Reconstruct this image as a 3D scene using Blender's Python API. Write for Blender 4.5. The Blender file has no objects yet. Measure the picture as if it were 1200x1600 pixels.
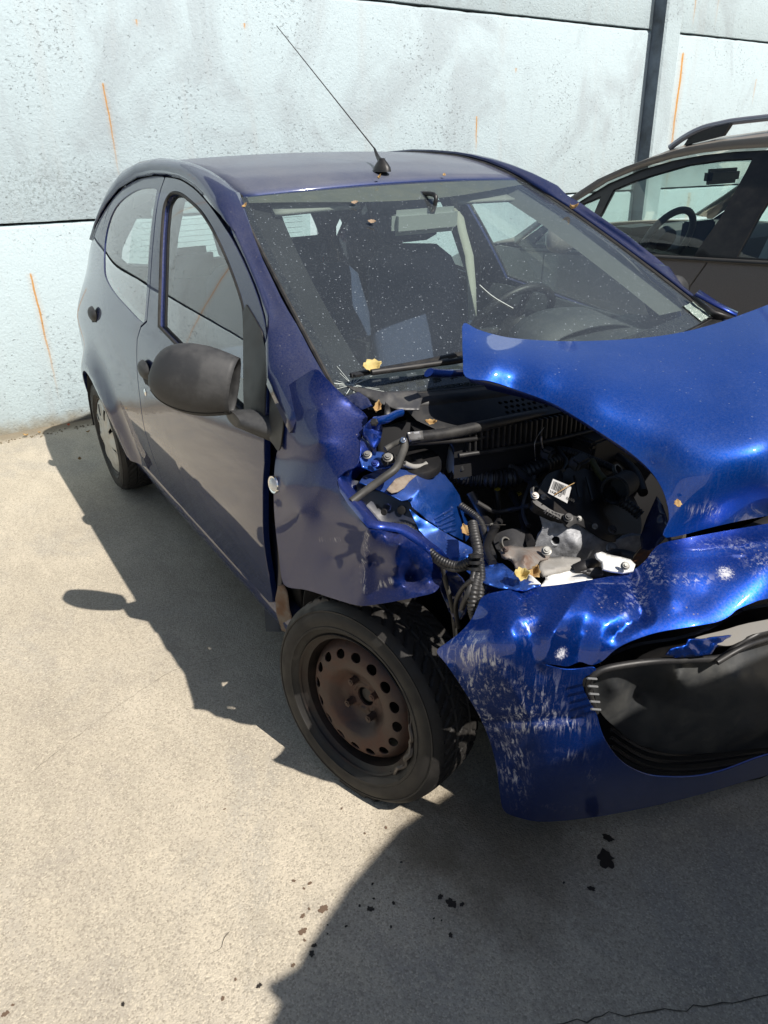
import bpy, bmesh, math, random
import numpy as np
from mathutils import Vector, Matrix, noise
from mathutils.geometry import delaunay_2d_cdt
random.seed(3)
sc = bpy.context.scene
COL = sc.collection
PI = math.pi

# ------------------------------------------------------------------ camera
CAM = np.array([2.4101619, -1.4305058, 1.4938009]); YAW, PITCH, ROLL, FPX = 2.59369939, 0.45804957, -0.03306827, 1152.795
_f = np.array([math.cos(PITCH)*math.cos(YAW), math.cos(PITCH)*math.sin(YAW), -math.sin(PITCH)])
_r = np.cross(_f, [0, 0, 1]); _r /= np.linalg.norm(_r); _u = np.cross(_r, _f)
CR = math.cos(ROLL)*_r + math.sin(ROLL)*_u; CU = -math.sin(ROLL)*_r + math.cos(ROLL)*_u; CF = _f
cam = bpy.data.objects.new('camera', bpy.data.cameras.new('camera')); COL.objects.link(cam)
cam.matrix_world = Matrix(((CR[0], CU[0], -CF[0], CAM[0]), (CR[1], CU[1], -CF[1], CAM[1]), (CR[2], CU[2], -CF[2], CAM[2]), (0, 0, 0, 1)))
cam.data.sensor_fit = 'HORIZONTAL'; cam.data.sensor_width = 36; cam.data.lens = FPX/1200*36
cam.data.clip_start = .05; cam.data.clip_end = 2000
sc.camera = cam
# ------------------------------------------------------------------ light
SUN = Vector((.85, .25, 1.0)).normalized()
w = bpy.data.worlds.new('World'); sc.world = w; w.use_nodes = True
nt = w.node_tree; bg = nt.nodes['Background']
sky = nt.nodes.new('ShaderNodeTexSky'); sky.sky_type = 'NISHITA'; sky.sun_disc = False
sky.sun_elevation = math.asin(SUN.z); sky.sun_rotation = math.atan2(SUN.x, SUN.y)
sky.air_density = 1.0; sky.dust_density = 1.2
nt.links.new(sky.outputs[0], bg.inputs[0]); bg.inputs[1].default_value = .062
sl = bpy.data.lights.new('sun', 'SUN'); sl.energy = 5.0; sl.angle = math.radians(.53); sl.color = (1, .94, .86)
so = bpy.data.objects.new('sun', sl); COL.objects.link(so)
so.rotation_euler = SUN.to_track_quat('Z', 'Y').to_euler(); so.location = (6, 2, 8)
sc.view_settings.view_transform = 'Standard'; sc.view_settings.look = 'None'
sc.view_settings.exposure = .42; sc.view_settings.gamma = 1; sc.view_settings.use_curve_mapping = False
sc.cycles.max_bounces = 10; sc.cycles.transparent_max_bounces = 16

# ------------------------------------------------------------------ points
def ray(px, py): return CF + CR*(px-600)/FPX + CU*(800-py)/FPX
def at(px, py, x=None, y=None, z=None):
    """the place on the vertical or level plane x, y or z = const that is seen there"""
    ax, v = (0, x) if x is not None else (1, y) if y is not None else (2, z)
    d = ray(px, py); return Vector(CAM + (v-CAM[ax])/d[ax]*d)
def depth(p): return float((np.array(p)-CAM) @ CF)
def at_depth(px, py, d): return Vector(CAM + ray(px, py)*d)
def pchip(xs, ys, x):
    h = [xs[i+1]-xs[i] for i in range(len(xs)-1)]; d = [(ys[i+1]-ys[i])/h[i] for i in range(len(h))]
    m = [d[0]]+[0 if d[i-1]*d[i] <= 0 else 2*d[i-1]*d[i]/(d[i-1]+d[i]) for i in range(1, len(h))]+[d[-1]]
    x = min(max(x, xs[0]), xs[-1]); i = 0
    while i < len(h)-1 and x > xs[i+1]: i += 1
    t = (x-xs[i])/h[i]
    return (2*t**3-3*t*t+1)*ys[i]+(t**3-2*t*t+t)*h[i]*m[i]+(-2*t**3+3*t*t)*ys[i+1]+(t**3-t*t)*h[i]*m[i+1]
def tab(xs, ys, sig=.02, st=.002):
    """a fast, softly rounded curve through points"""
    m = 4*sig; g = np.arange(xs[0]-m, xs[-1]+m, st); v = np.array([pchip(xs, ys, q) for q in g])
    sl0 = (ys[1]-ys[0])/(xs[1]-xs[0]); sl1 = (ys[-1]-ys[-2])/(xs[-1]-xs[-2])
    v += np.where(g < xs[0], (g-xs[0])*sl0, 0)+np.where(g > xs[-1], (g-xs[-1])*sl1, 0)
    k = np.arange(-3*sig, 3*sig+st/2, st); k = np.exp(-(k/sig)**2/2); k /= k.sum(); h = len(k)//2
    v = np.convolve(np.pad(v, h, 'edge'), k, 'valid'); g0 = float(g[0]); n = len(g)-2; L = v.tolist()
    def f(x):
        t = (x-g0)/st; i = int(t); i = 0 if i < 0 else n if i > n else i; t = min(max(t-i, 0), 1); return L[i]+(L[i+1]-L[i])*t
    return f
def smooth(pts, n=6, closed=True):
    """Catmull-Rom through points of any dimension"""
    P = [np.array(p, float) for p in pts]; N = len(P); out = []
    for i in range(N if closed else N-1):
        a, b, c, d = (P[(i-1) % N], P[i], P[(i+1) % N], P[(i+2) % N]) if closed else (P[max(i-1, 0)], P[i], P[i+1], P[min(i+2, N-1)])
        for k in range(n):
            t = k/n; out.append(.5*((2*b)+(-a+c)*t+(2*a-5*b+4*c-d)*t*t+(-a+3*b-3*c+d)*t**3))
    if not closed: out.append(P[-1])
    return out
def resample(pts, step, closed=True):
    P = [np.array(p, float) for p in pts]; out = []
    for i in range(len(P) if closed else len(P)-1):
        a, b = P[i], P[(i+1) % len(P)]; n = max(1, int(round(np.linalg.norm(b-a)/step)))
        out += [a+(b-a)*k/n for k in range(n)]
    if not closed: out.append(P[-1])
    return out

# ------------------------------------------------------------------ materials
MATS = {}
def nodes(m): m.use_nodes = True; return m.node_tree, m.node_tree.nodes, m.node_tree.links
def N(t, kind, **kw):
    n = t.nodes.new(kind)
    for k, v in kw.items():
        if k.startswith('i_'): n.inputs[k[2:].replace('_', ' ')].default_value = v
        elif k[0] == 'i' and k[1:].isdigit(): n.inputs[int(k[1:])].default_value = v
        else: setattr(n, k, v)
    return n
def math_(t, op, a, b=None, clamp=False):
    n = N(t, 'ShaderNodeMath', operation=op, use_clamp=clamp)
    for i, v in enumerate((a, b)):
        if v is None: continue
        if isinstance(v, (int, float)): n.inputs[i].default_value = v
        else: t.links.new(v, n.inputs[i])
    return n.outputs[0]
def mixc(t, fac, a, b, mode='MIX'):
    n = N(t, 'ShaderNodeMix', data_type='RGBA', blend_type=mode)
    for s, v in ((n.inputs[0], fac), (n.inputs[6], a), (n.inputs[7], b)):
        if isinstance(v, (int, float)): s.default_value = v
        elif isinstance(v, tuple): s.default_value = (*v, 1) if len(v) == 3 else v
        else: t.links.new(v, s)
    return n.outputs[2]
def ramp(t, fac, lo, hi):
    n = N(t, 'ShaderNodeMapRange', interpolation_type='SMOOTHSTEP'); t.links.new(fac, n.inputs[0])
    n.inputs[1].default_value = lo; n.inputs[2].default_value = hi; return n.outputs[0]
def noise_(t, co, scale, detail=4, rough=.55, vec=None, dist=0):
    n = N(t, 'ShaderNodeTexNoise', i_Scale=scale, i_Detail=detail, i_Roughness=rough, i_Distortion=dist); t.links.new(co, n.inputs[0]); return n.outputs[0]
def coord(t, scale=None, rot=None):
    tc = N(t, 'ShaderNodeNewGeometry').outputs['Position']
    if scale is None and rot is None: return tc
    mp = N(t, 'ShaderNodeMapping'); t.links.new(tc, mp.inputs[0])
    if scale: mp.inputs['Scale'].default_value = scale
    if rot: mp.inputs['Rotation'].default_value = rot
    return mp.outputs[0]
def objco(t, scale=None):
    tc = N(t, 'ShaderNodeTexCoord').outputs['Object']
    if not scale: return tc
    mp = N(t, 'ShaderNodeMapping'); t.links.new(tc, mp.inputs[0]); mp.inputs['Scale'].default_value = scale; return mp.outputs[0]
def bump(t, bsdf, h, strength=.3, dist=.01):
    b = N(t, 'ShaderNodeBump', i_Strength=strength, i_Distance=dist); t.links.new(h, b.inputs['Height']); t.links.new(b.outputs[0], bsdf.inputs['Normal']); return b
def mat(name, col, rough=.5, metal=0., coat=0., spec=.5, grime=.0, gcol=(.20, .18, .15), gscale=18, bumps=0., bscale=60, bdist=.002, alpha=None, emis=None):
    if name in MATS: return MATS[name]
    m = bpy.data.materials.new(name); t, nd, lk = nodes(m); b = nd['Principled BSDF']
    b.inputs['Base Color'].default_value = (*col, 1); b.inputs['Roughness'].default_value = rough; b.inputs['Metallic'].default_value = metal
    b.inputs['Coat Weight'].default_value = coat; b.inputs['Coat Roughness'].default_value = .03; b.inputs['Specular IOR Level'].default_value = spec
    co = objco(t)
    if grime > 0:
        f = math_(t, 'MULTIPLY', ramp(t, noise_(t, co, gscale, 6, .65), .38, .72), grime)
        lk.new(mixc(t, f, col, gcol), b.inputs['Base Color'])
        lk.new(math_(t, 'ADD', rough, math_(t, 'MULTIPLY', f, .35), True), b.inputs['Roughness'])
    if bumps > 0: bump(t, b, noise_(t, co, bscale, 5, .6), bumps, bdist)
    MATS[name] = m; return m
def paint(name, col, metal=.6, rough=.38, side_dust=.10, top_dust=.45, scuffs=False, dustcol=(.20, .17, .15), spots=(), coatw=1., blotch=.6):
    m = bpy.data.materials.new(name); t, nd, lk = nodes(m); b = nd['Principled BSDF']
    b.inputs['Metallic'].default_value = metal
    b.inputs['Specular IOR Level'].default_value = .06; b.inputs['Coat Weight'].default_value = 1; b.inputs['Coat IOR'].default_value = 1.5
    co = coord(t); g = N(t, 'ShaderNodeNewGeometry')
    nz = N(t, 'ShaderNodeSeparateXYZ'); lk.new(g.outputs['Normal'], nz.inputs[0])
    up = ramp(t, nz.outputs[2], .15, .98)
    big = ramp(t, noise_(t, co, 5, 5, .6), .3, .75)
    fine = noise_(t, co, 260, 3, .6)
    # fine flakes in the base coat
    flake = N(t, 'ShaderNodeTexVoronoi', i_Scale=2600); lk.new(co, flake.inputs[0])
    fl = mixc(t, ramp(t, math_(t, 'MULTIPLY', flake.outputs['Color'], 1), .2, 1.), tuple(c*.75 for c in col), tuple(c*1.35 for c in col))
    sp = N(t, 'ShaderNodeTexVoronoi', i_Scale=70, i_Randomness=1); lk.new(co, sp.inputs[0])
    spot = math_(t, 'MULTIPLY', math_(t, 'LESS_THAN', sp.outputs['Distance'], .13), ramp(t, noise_(t, co, 31, 2), .52, .6))
    dust = math_(t, 'ADD', math_(t, 'MULTIPLY', math_(t, 'ADD', .85-.5*blotch, math_(t, 'MULTIPLY', big, blotch)), math_(t, 'ADD', side_dust, math_(t, 'MULTIPLY', up, top_dust))),
                 math_(t, 'MULTIPLY', math_(t, 'SUBTRACT', fine, .5), .35), True)
    dust = math_(t, 'MAXIMUM', dust, math_(t, 'MULTIPLY', spot, math_(t, 'ADD', .1, math_(t, 'MULTIPLY', up, .5))))
    c1 = fl
    dm = math_(t, 'MULTIPLY', dust, 1.0, True)
    sc_f = None
    if scuffs:
        at_ = N(t, 'ShaderNodeAttribute', attribute_name='scuff')
        ns = noise_(t, coord(t, (130, 130, 13), (.25, .12, 0)), 1, 6, .7, dist=.5)
        ns2 = noise_(t, co, 32, 8, .8, dist=.4)
        gap = ramp(t, noise_(t, co, 14, 5, .7), .36, .58)
        s = math_(t, 'MAXIMUM', ramp(t, ns, .49, .62), math_(t, 'MULTIPLY', ramp(t, ns2, .53, .64), .45))
        s = math_(t, 'MULTIPLY', math_(t, 'MULTIPLY', s, gap), at_.outputs['Fac'])
        for (p, r) in spots:
            vd = N(t, 'ShaderNodeVectorMath', operation='DISTANCE'); lk.new(co, vd.inputs[0]); vd.inputs[1].default_value = p
            body = ramp(t, math_(t, 'ADD', math_(t, 'DIVIDE', vd.outputs['Value'], r), math_(t, 'MULTIPLY', noise_(t, co, 260, 4, .8), 3.2)), 2.75, 1.9)
            s = math_(t, 'MAXIMUM', s, body)
        s = math_(t, 'MULTIPLY', s, .9, True); sc_f = s
    base = mixc(t, dm, c1, dustcol)
    metal_s = math_(t, 'MULTIPLY', math_(t, 'SUBTRACT', 1, dm), metal)
    if sc_f is not None:
        base = mixc(t, sc_f, base, (.62, .62, .64)); metal_s = math_(t, 'MULTIPLY', metal_s, math_(t, 'SUBTRACT', 1, sc_f))
    lk.new(base, b.inputs['Base Color']); lk.new(metal_s, b.inputs['Metallic'])
    lk.new(math_(t, 'ADD', rough, math_(t, 'MULTIPLY', dm, .35), True), b.inputs['Roughness'])
    cw = math_(t, 'MULTIPLY', math_(t, 'SUBTRACT', 1, math_(t, 'MULTIPLY', dm, 1.0), True), coatw)
    if sc_f is not None: cw = math_(t, 'MULTIPLY', cw, math_(t, 'SUBTRACT', 1, sc_f))
    lk.new(cw, b.inputs['Coat Weight'])
    lk.new(math_(t, 'ADD', .02, math_(t, 'MULTIPLY', dm, .22)), b.inputs['Coat Roughness'])
    MATS[name] = m; return m
def glass(name, tint=(.80, .90, .87), dust=.05, refl=1.0, speck=False, seams=None):
    m = bpy.data.materials.new(name); t, nd, lk = nodes(m); nd.remove(nd['Principled BSDF']); out = nd['Material Output']
    tr = N(t, 'ShaderNodeBsdfTransparent'); tr.inputs[0].default_value = (*tint, 1)
    gl = N(t, 'ShaderNodeBsdfGlossy', i_Roughness=.0); ge = N(t, 'ShaderNodeNewGeometry')
    dt = N(t, 'ShaderNodeVectorMath', operation='DOT_PRODUCT'); lk.new(ge.outputs['Normal'], dt.inputs[0]); lk.new(ge.outputs['Incoming'], dt.inputs[1])
    cs = math_(t, 'POWER', math_(t, 'SUBTRACT', 1, math_(t, 'ABSOLUTE', dt.outputs['Value'])), 5.)
    frv = math_(t, 'ADD', .05, math_(t, 'MULTIPLY', cs, .95))
    ms = N(t, 'ShaderNodeMixShader'); lk.new(math_(t, 'MULTIPLY', frv, 1.45*refl, True), ms.inputs[0]); lk.new(tr.outputs[0], ms.inputs[1]); lk.new(gl.outputs[0], ms.inputs[2])
    df = N(t, 'ShaderNodeBsdfDiffuse'); df.inputs[0].default_value = (.34, .39, .44, 1)
    co = coord(t)
    f = math_(t, 'MULTIPLY', math_(t, 'ADD', .85, math_(t, 'MULTIPLY', ramp(t, noise_(t, co, 4, 4, .5), .2, .8), .35)), dust)
    if speck:
        f = math_(t, 'ADD', f, math_(t, 'MULTIPLY', ramp(t, noise_(t, co, 150, 4, .75, dist=1.5), .58, .70), .10))
        for s, th, a in ((75, .13, .55), (160, .16, .35)):
            v = N(t, 'ShaderNodeTexVoronoi', i_Scale=s); lk.new(co, v.inputs[0])
            q = math_(t, 'MULTIPLY', math_(t, 'LESS_THAN', v.outputs['Distance'], th), ramp(t, noise_(t, co, s*.8, 2), .42, .55))
            f = math_(t, 'MAXIMUM', f, math_(t, 'MULTIPLY', q, a))
    m2 = N(t, 'ShaderNodeMixShader'); lk.new(math_(t, 'MINIMUM', f, 1), m2.inputs[0]); lk.new(ms.outputs[0], m2.inputs[1]); lk.new(df.outputs[0], m2.inputs[2])
    lk.new(m2.outputs[0], out.inputs[0]); MATS[name] = m; return m

# ------------------------------------------------------------------ objects
def link(name, me, m=None, parent=None, smooth_ang=40):
    o = bpy.data.objects.new(name, me); COL.objects.link(o)
    if m is not None: me.materials.append(m)
    if smooth_ang:
        me.polygons.foreach_set('use_smooth', [True]*len(me.polygons)); me.set_sharp_from_angle(angle=math.radians(smooth_ang))
    if parent is not None: o.parent = parent
    return o
def mesh(name, V, F, m=None, parent=None, ang=40, solid=0., offset=-1, weld=False):
    me = bpy.data.meshes.new(name); me.from_pydata([tuple(v) for v in V], [], F); me.validate()
    if weld:
        bm = bmesh.new(); bm.from_mesh(me); bmesh.ops.remove_doubles(bm, verts=bm.verts, dist=1e-5); bmesh.ops.recalc_face_normals(bm, faces=bm.faces); bm.to_mesh(me); bm.free()
    o = link(name, me, m, parent, ang)
    if solid:
        s = o.modifiers.new('thickness', 'SOLIDIFY'); s.thickness = solid; s.offset = offset; s.use_even_offset = False
    return o
def thing(name, label, cat, loc=(0, 0, 0), group=None, rot=None):
    o = bpy.data.objects.new(name, None); COL.objects.link(o); o.location = loc; o.empty_display_size = .1
    if rot: o.rotation_euler = rot
    return tag(o, label, cat, group)
def tag(o, label, cat, group=None):
    o['label'] = label; o['category'] = cat
    if group: o['group'] = group
    return o
def setting(o): o['kind'] = 'structure'; return o
def bmobj(name, bm, m, parent=None, ang=40, bevel=0):
    if bevel: bmesh.ops.bevel(bm, geom=bm.edges[:], offset=bevel, segments=2, affect='EDGES', profile=.6)
    bmesh.ops.recalc_face_normals(bm, faces=bm.faces)
    me = bpy.data.meshes.new(name); bm.to_mesh(me); bm.free(); return link(name, me, m, parent, ang)
def box(name, c, s, m, parent=None, bev=.004, rot=None):
    bm = bmesh.new(); bmesh.ops.create_cube(bm, size=1)
    bmesh.ops.scale(bm, vec=s, verts=bm.verts)
    if bev: bmesh.ops.bevel(bm, geom=bm.edges[:], offset=min(bev, min(s)*.45), segments=2, affect='EDGES')
    if rot: bmesh.ops.rotate(bm, verts=bm.verts, matrix=Matrix.Rotation(rot[2], 3, 'Z') @ Matrix.Rotation(rot[1], 3, 'Y') @ Matrix.Rotation(rot[0], 3, 'X'))
    bmesh.ops.translate(bm, verts=bm.verts, vec=c)
    return bmobj(name, bm, m, parent)
def grid(name, rows, m, parent=None, closed=False, flip=False, ang=40, solid=0., caps=False):
    n = len(rows[0]); V = [p for r in rows for p in r]; F = []
    for i in range(len(rows)-1):
        for j in range(n if closed else n-1):
            a, b = i*n+j, i*n+(j+1) % n; q = (a, b, b+n, a+n); F.append(q[::-1] if flip else q)
    if caps:
        F.append(tuple(range(n))[::-1] if not flip else tuple(range(n))); k = (len(rows)-1)*n; F.append(tuple(range(k, k+n)) if not flip else tuple(range(k, k+n))[::-1])
    return mesh(name, V, F, m, parent, ang, solid)
def frames(pts):
    T = [(Vector(pts[min(i+1, len(pts)-1)])-Vector(pts[max(i-1, 0)])).normalized() for i in range(len(pts))]
    n = T[0].orthogonal().normalized(); out = []
    for t in T:
        n = (n-t*n.dot(t)).normalized(); out.append((n, t.cross(n)))
    return out
def tube(name, pts, r, m, parent=None, seg=10, rings=None, sm=5, flat=1.):
    """a hose or bar along points; rings = (pitch, depth) makes it corrugated"""
    P = [Vector(p) for p in (smooth(pts, sm, False) if len(pts) > 2 else pts)]
    if rings:
        P = [Vector(p) for p in resample([tuple(p) for p in P], rings[0]/4, False)]
    rr = r if callable(r) else (lambda t: r)
    rows = []; Fm = frames(P)
    for i, p in enumerate(P):
        a, b = Fm[i]; q = rr(i/(len(P)-1))
        if rings: q += rings[1]*(1 if (i % 4) < 2 else -.6)
        rows.append([p+(a*math.cos(2*PI*k/seg)+b*math.sin(2*PI*k/seg)*flat)*q for k in range(seg)])
    return grid(name, rows, m, parent, closed=True, caps=True, ang=50, flip=False)
def lathe(name, prof, m, parent=None, seg=48, axis=None, origin=(0, 0, 0), ang=35, closed_prof=False, disp=None):
    """prof = [(radius, height)] turned about the axis direction"""
    ax = Vector(axis or (0, 0, 1)).normalized(); a = ax.orthogonal().normalized() if abs(ax.z) > .9 else ax.cross(Vector((0, 0, 1))).normalized(); b = ax.cross(a)
    o = Vector(origin); V = []; F = []; n = len(prof)
    for k in range(seg):
        t = 2*PI*k/seg
        for j, (r, h) in enumerate(prof):
            if disp: r = r+disp(t, j)
            V.append(o+(a*math.cos(t)+b*math.sin(t))*r+ax*h)
    for k in range(seg):
        for j in range(n if closed_prof else n-1):
            j2 = (j+1) % n; F.append((k*n+j, k*n+j2, ((k+1) % seg)*n+j2, ((k+1) % seg)*n+j))
    me = bpy.data.meshes.new(name); me.from_pydata([tuple(v) for v in V], [], F)
    bm = bmesh.new(); bm.from_mesh(me); bmesh.ops.remove_doubles(bm, verts=bm.verts, dist=1e-6); bmesh.ops.recalc_face_normals(bm, faces=bm.faces); bm.to_mesh(me); bm.free()
    return link(name, me, m, parent, ang)
def inside(p, poly):
    x, y = p; c = False; j = len(poly)-1
    for i in range(len(poly)):
        xi, yi = poly[i][0], poly[i][1]; xj, yj = poly[j][0], poly[j][1]
        if (yi > y) != (yj > y) and x < (xj-xi)*(y-yi)/(yj-yi)+xi: c = not c
        j = i
    return c
def edgedist(p, poly):
    P = np.array(poly); A = P; B = np.roll(P, -1, 0); d = B-A; q = np.array(p)-A
    t = np.clip((q*d).sum(1)/np.maximum((d*d).sum(1), 1e-12), 0, 1); return np.sqrt(((q-d*t[:, None])**2).sum(1)).min()
def sheet(name, outline, fmap, m, parent=None, step=.03, holes=(), solid=.01, face=None, ang=40, attr=None, offset=-1, nrm=True):
    """fills a 2D outline with a fine triangle mesh and maps it to 3D; face = a point the normals look at"""
    loops = [[tuple(p) for p in resample(l, step)] for l in [outline]+list(holes)]
    V = []; E = []
    for l in loops:
        k = len(V); V += l; E += [(k+i, k+(i+1) % len(l)) for i in range(len(l))]
    xs = [p[0] for p in loops[0]]; ys = [p[1] for p in loops[0]]; rnd = random.Random(5)
    bnd = [loops[0]]+loops[1:]; j = 0; y = min(ys)+step*.5
    while y < max(ys):
        x = min(xs)+(step*.5 if j % 2 else 0)
        while x < max(xs):
            p = (x+rnd.uniform(-.1, .1)*step, y+rnd.uniform(-.1, .1)*step)
            if inside(p, loops[0]) and not any(inside(p, h) for h in loops[1:]) and all(edgedist(p, l) > step*.5 for l in bnd): V.append(p)
            x += step
        y += step*.87; j += 1
    r = delaunay_2d_cdt([Vector(v) for v in V], E, [], 0, 1e-7)
    vs = [(v.x, v.y) for v in r[0]]; F = []
    for f in r[2]:
        c = (sum(vs[i][0] for i in f)/len(f), sum(vs[i][1] for i in f)/len(f))
        if inside(c, loops[0]) and not any(inside(c, h) for h in loops[1:]): F.append(tuple(f))
    used = sorted({i for f in F for i in f}); mp = {i: k for k, i in enumerate(used)}
    P = [Vector(fmap(*vs[i])) for i in used]; F = [tuple(mp[i] for i in f) for f in F]
    if face is not None:
        s = 0
        for f in F:
            n = (P[f[1]]-P[f[0]]).cross(P[f[2]]-P[f[0]]); c = (P[f[0]]+P[f[1]]+P[f[2]])/3; s += n.dot(Vector(face)-c)
        if s < 0: F = [f[::-1] for f in F]
    if nrm:
        flip = False
        e = step*(.35 if nrm is True else nrm); NN = []
        for k_, i in enumerate(used):
            u, v = vs[i]; a1, a2 = Vector(fmap(u+e, v)), Vector(fmap(u-e, v)); b1, b2 = Vector(fmap(u, v+e)), Vector(fmap(u, v-e)); NN.append((a1-a2).cross(b1-b2).normalized())
        fn = (P[F[0][1]]-P[F[0][0]]).cross(P[F[0][2]]-P[F[0][0]])
        if sum(1 if (P[f[1]]-P[f[0]]).cross(P[f[2]]-P[f[0]]).dot(NN[f[0]]) > 0 else -1 for f in F[:200]) < 0: NN = [-q for q in NN]
        n0 = len(P); cnt = {}
        for f in F:
            for j in range(3): a_, b_ = f[j], f[(j+1) % 3]; cnt[(a_, b_)] = 1
        edges = [k_ for k_ in cnt if (k_[1], k_[0]) not in cnt]
        VN = list(NN)
        if solid:
            sol = solid
            for a_, b_ in edges:
                out_n = (P[b_]-P[a_]).cross(NN[a_]).normalized(); k_ = len(P); r_ = min(.0016, sol*.3)
                # a small rolled lip, then the return flange
                P += [P[a_], P[b_], P[b_]+out_n*r_*.7-NN[b_]*r_, P[a_]+out_n*r_*.7-NN[a_]*r_, P[b_]-NN[b_]*sol, P[a_]-NN[a_]*sol]
                VN += [NN[a_], NN[b_], (out_n+NN[b_]*.15).normalized(), (out_n+NN[a_]*.15).normalized(), out_n, out_n]
                F += [(k_+1, k_, k_+3, k_+2), (k_+2, k_+3, k_+5, k_+4)]
        me = bpy.data.meshes.new(name); me.from_pydata([tuple(p) for p in P], [], F)
        o = link(name, me, m, parent, 0); me.polygons.foreach_set('use_smooth', [True]*len(me.polygons))
        me.normals_split_custom_set_from_vertices([tuple(q) for q in VN])
        if attr:
            a = me.attributes.new('scuff', 'FLOAT', 'POINT'); a.data.foreach_set('value', [float(attr(*vs[i])) for i in used]+[0.]*(len(P)-n0))
        return o
    o = mesh(name, P, F, m, parent, ang, solid, offset)
    if attr:
        a = o.data.attributes.new('scuff', 'FLOAT', 'POINT'); a.data.foreach_set('value', [float(attr(*vs[i])) for i in used])
    return o
def tps(ctrl, lin=False, soft=0.):
    """depth field through control points: (px, py, axis, value)"""
    X = np.array([c[:2] for c in ctrl], float)/100; D = np.array([1/depth(at(c[0], c[1], **{c[2]: c[3]})) for c in ctrl])
    def K(r): return r if lin else np.where(r > 1e-9, r*r*np.log(np.maximum(r, 1e-9)), 0)
    n = len(X); r = np.linalg.norm(X[:, None]-X[None], axis=2); A = np.zeros((n+3, n+3)); A[:n, :n] = K(r)+np.eye(n)*soft
    Pm = np.c_[np.ones(n), X]; A[:n, n:] = Pm; A[n:, :n] = Pm.T; s = np.linalg.solve(A, np.r_[D, 0, 0, 0])
    def f(px, py):
        q = np.array([px, py])/100; return 1/float(K(np.linalg.norm(X-q, axis=1)) @ s[:n]+s[n]+q @ s[n+1:])
    return f
def formed(name, outline, ctrl, m, parent=None, step=8, holes=(), solid=.004, lin=False, soft=0., dent=None, attr=None, ang=40, face=None, round_=True, offset=-1, nrm=True):
    """bent sheet metal: its outline and relief are surveyed from the photograph, each control point with its place in the car"""
    D = tps(ctrl, lin, soft)
    def fm(x, y): return at_depth(x, y, D(x, y)+(dent(x, y) if dent else 0))
    if round_:
        outline = smooth(outline, 4); holes = [smooth(h, 4) for h in holes]
    return sheet(name, outline, fm, m, parent, step, holes, solid, face or tuple(CAM), ang, attr, offset, nrm)

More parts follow.
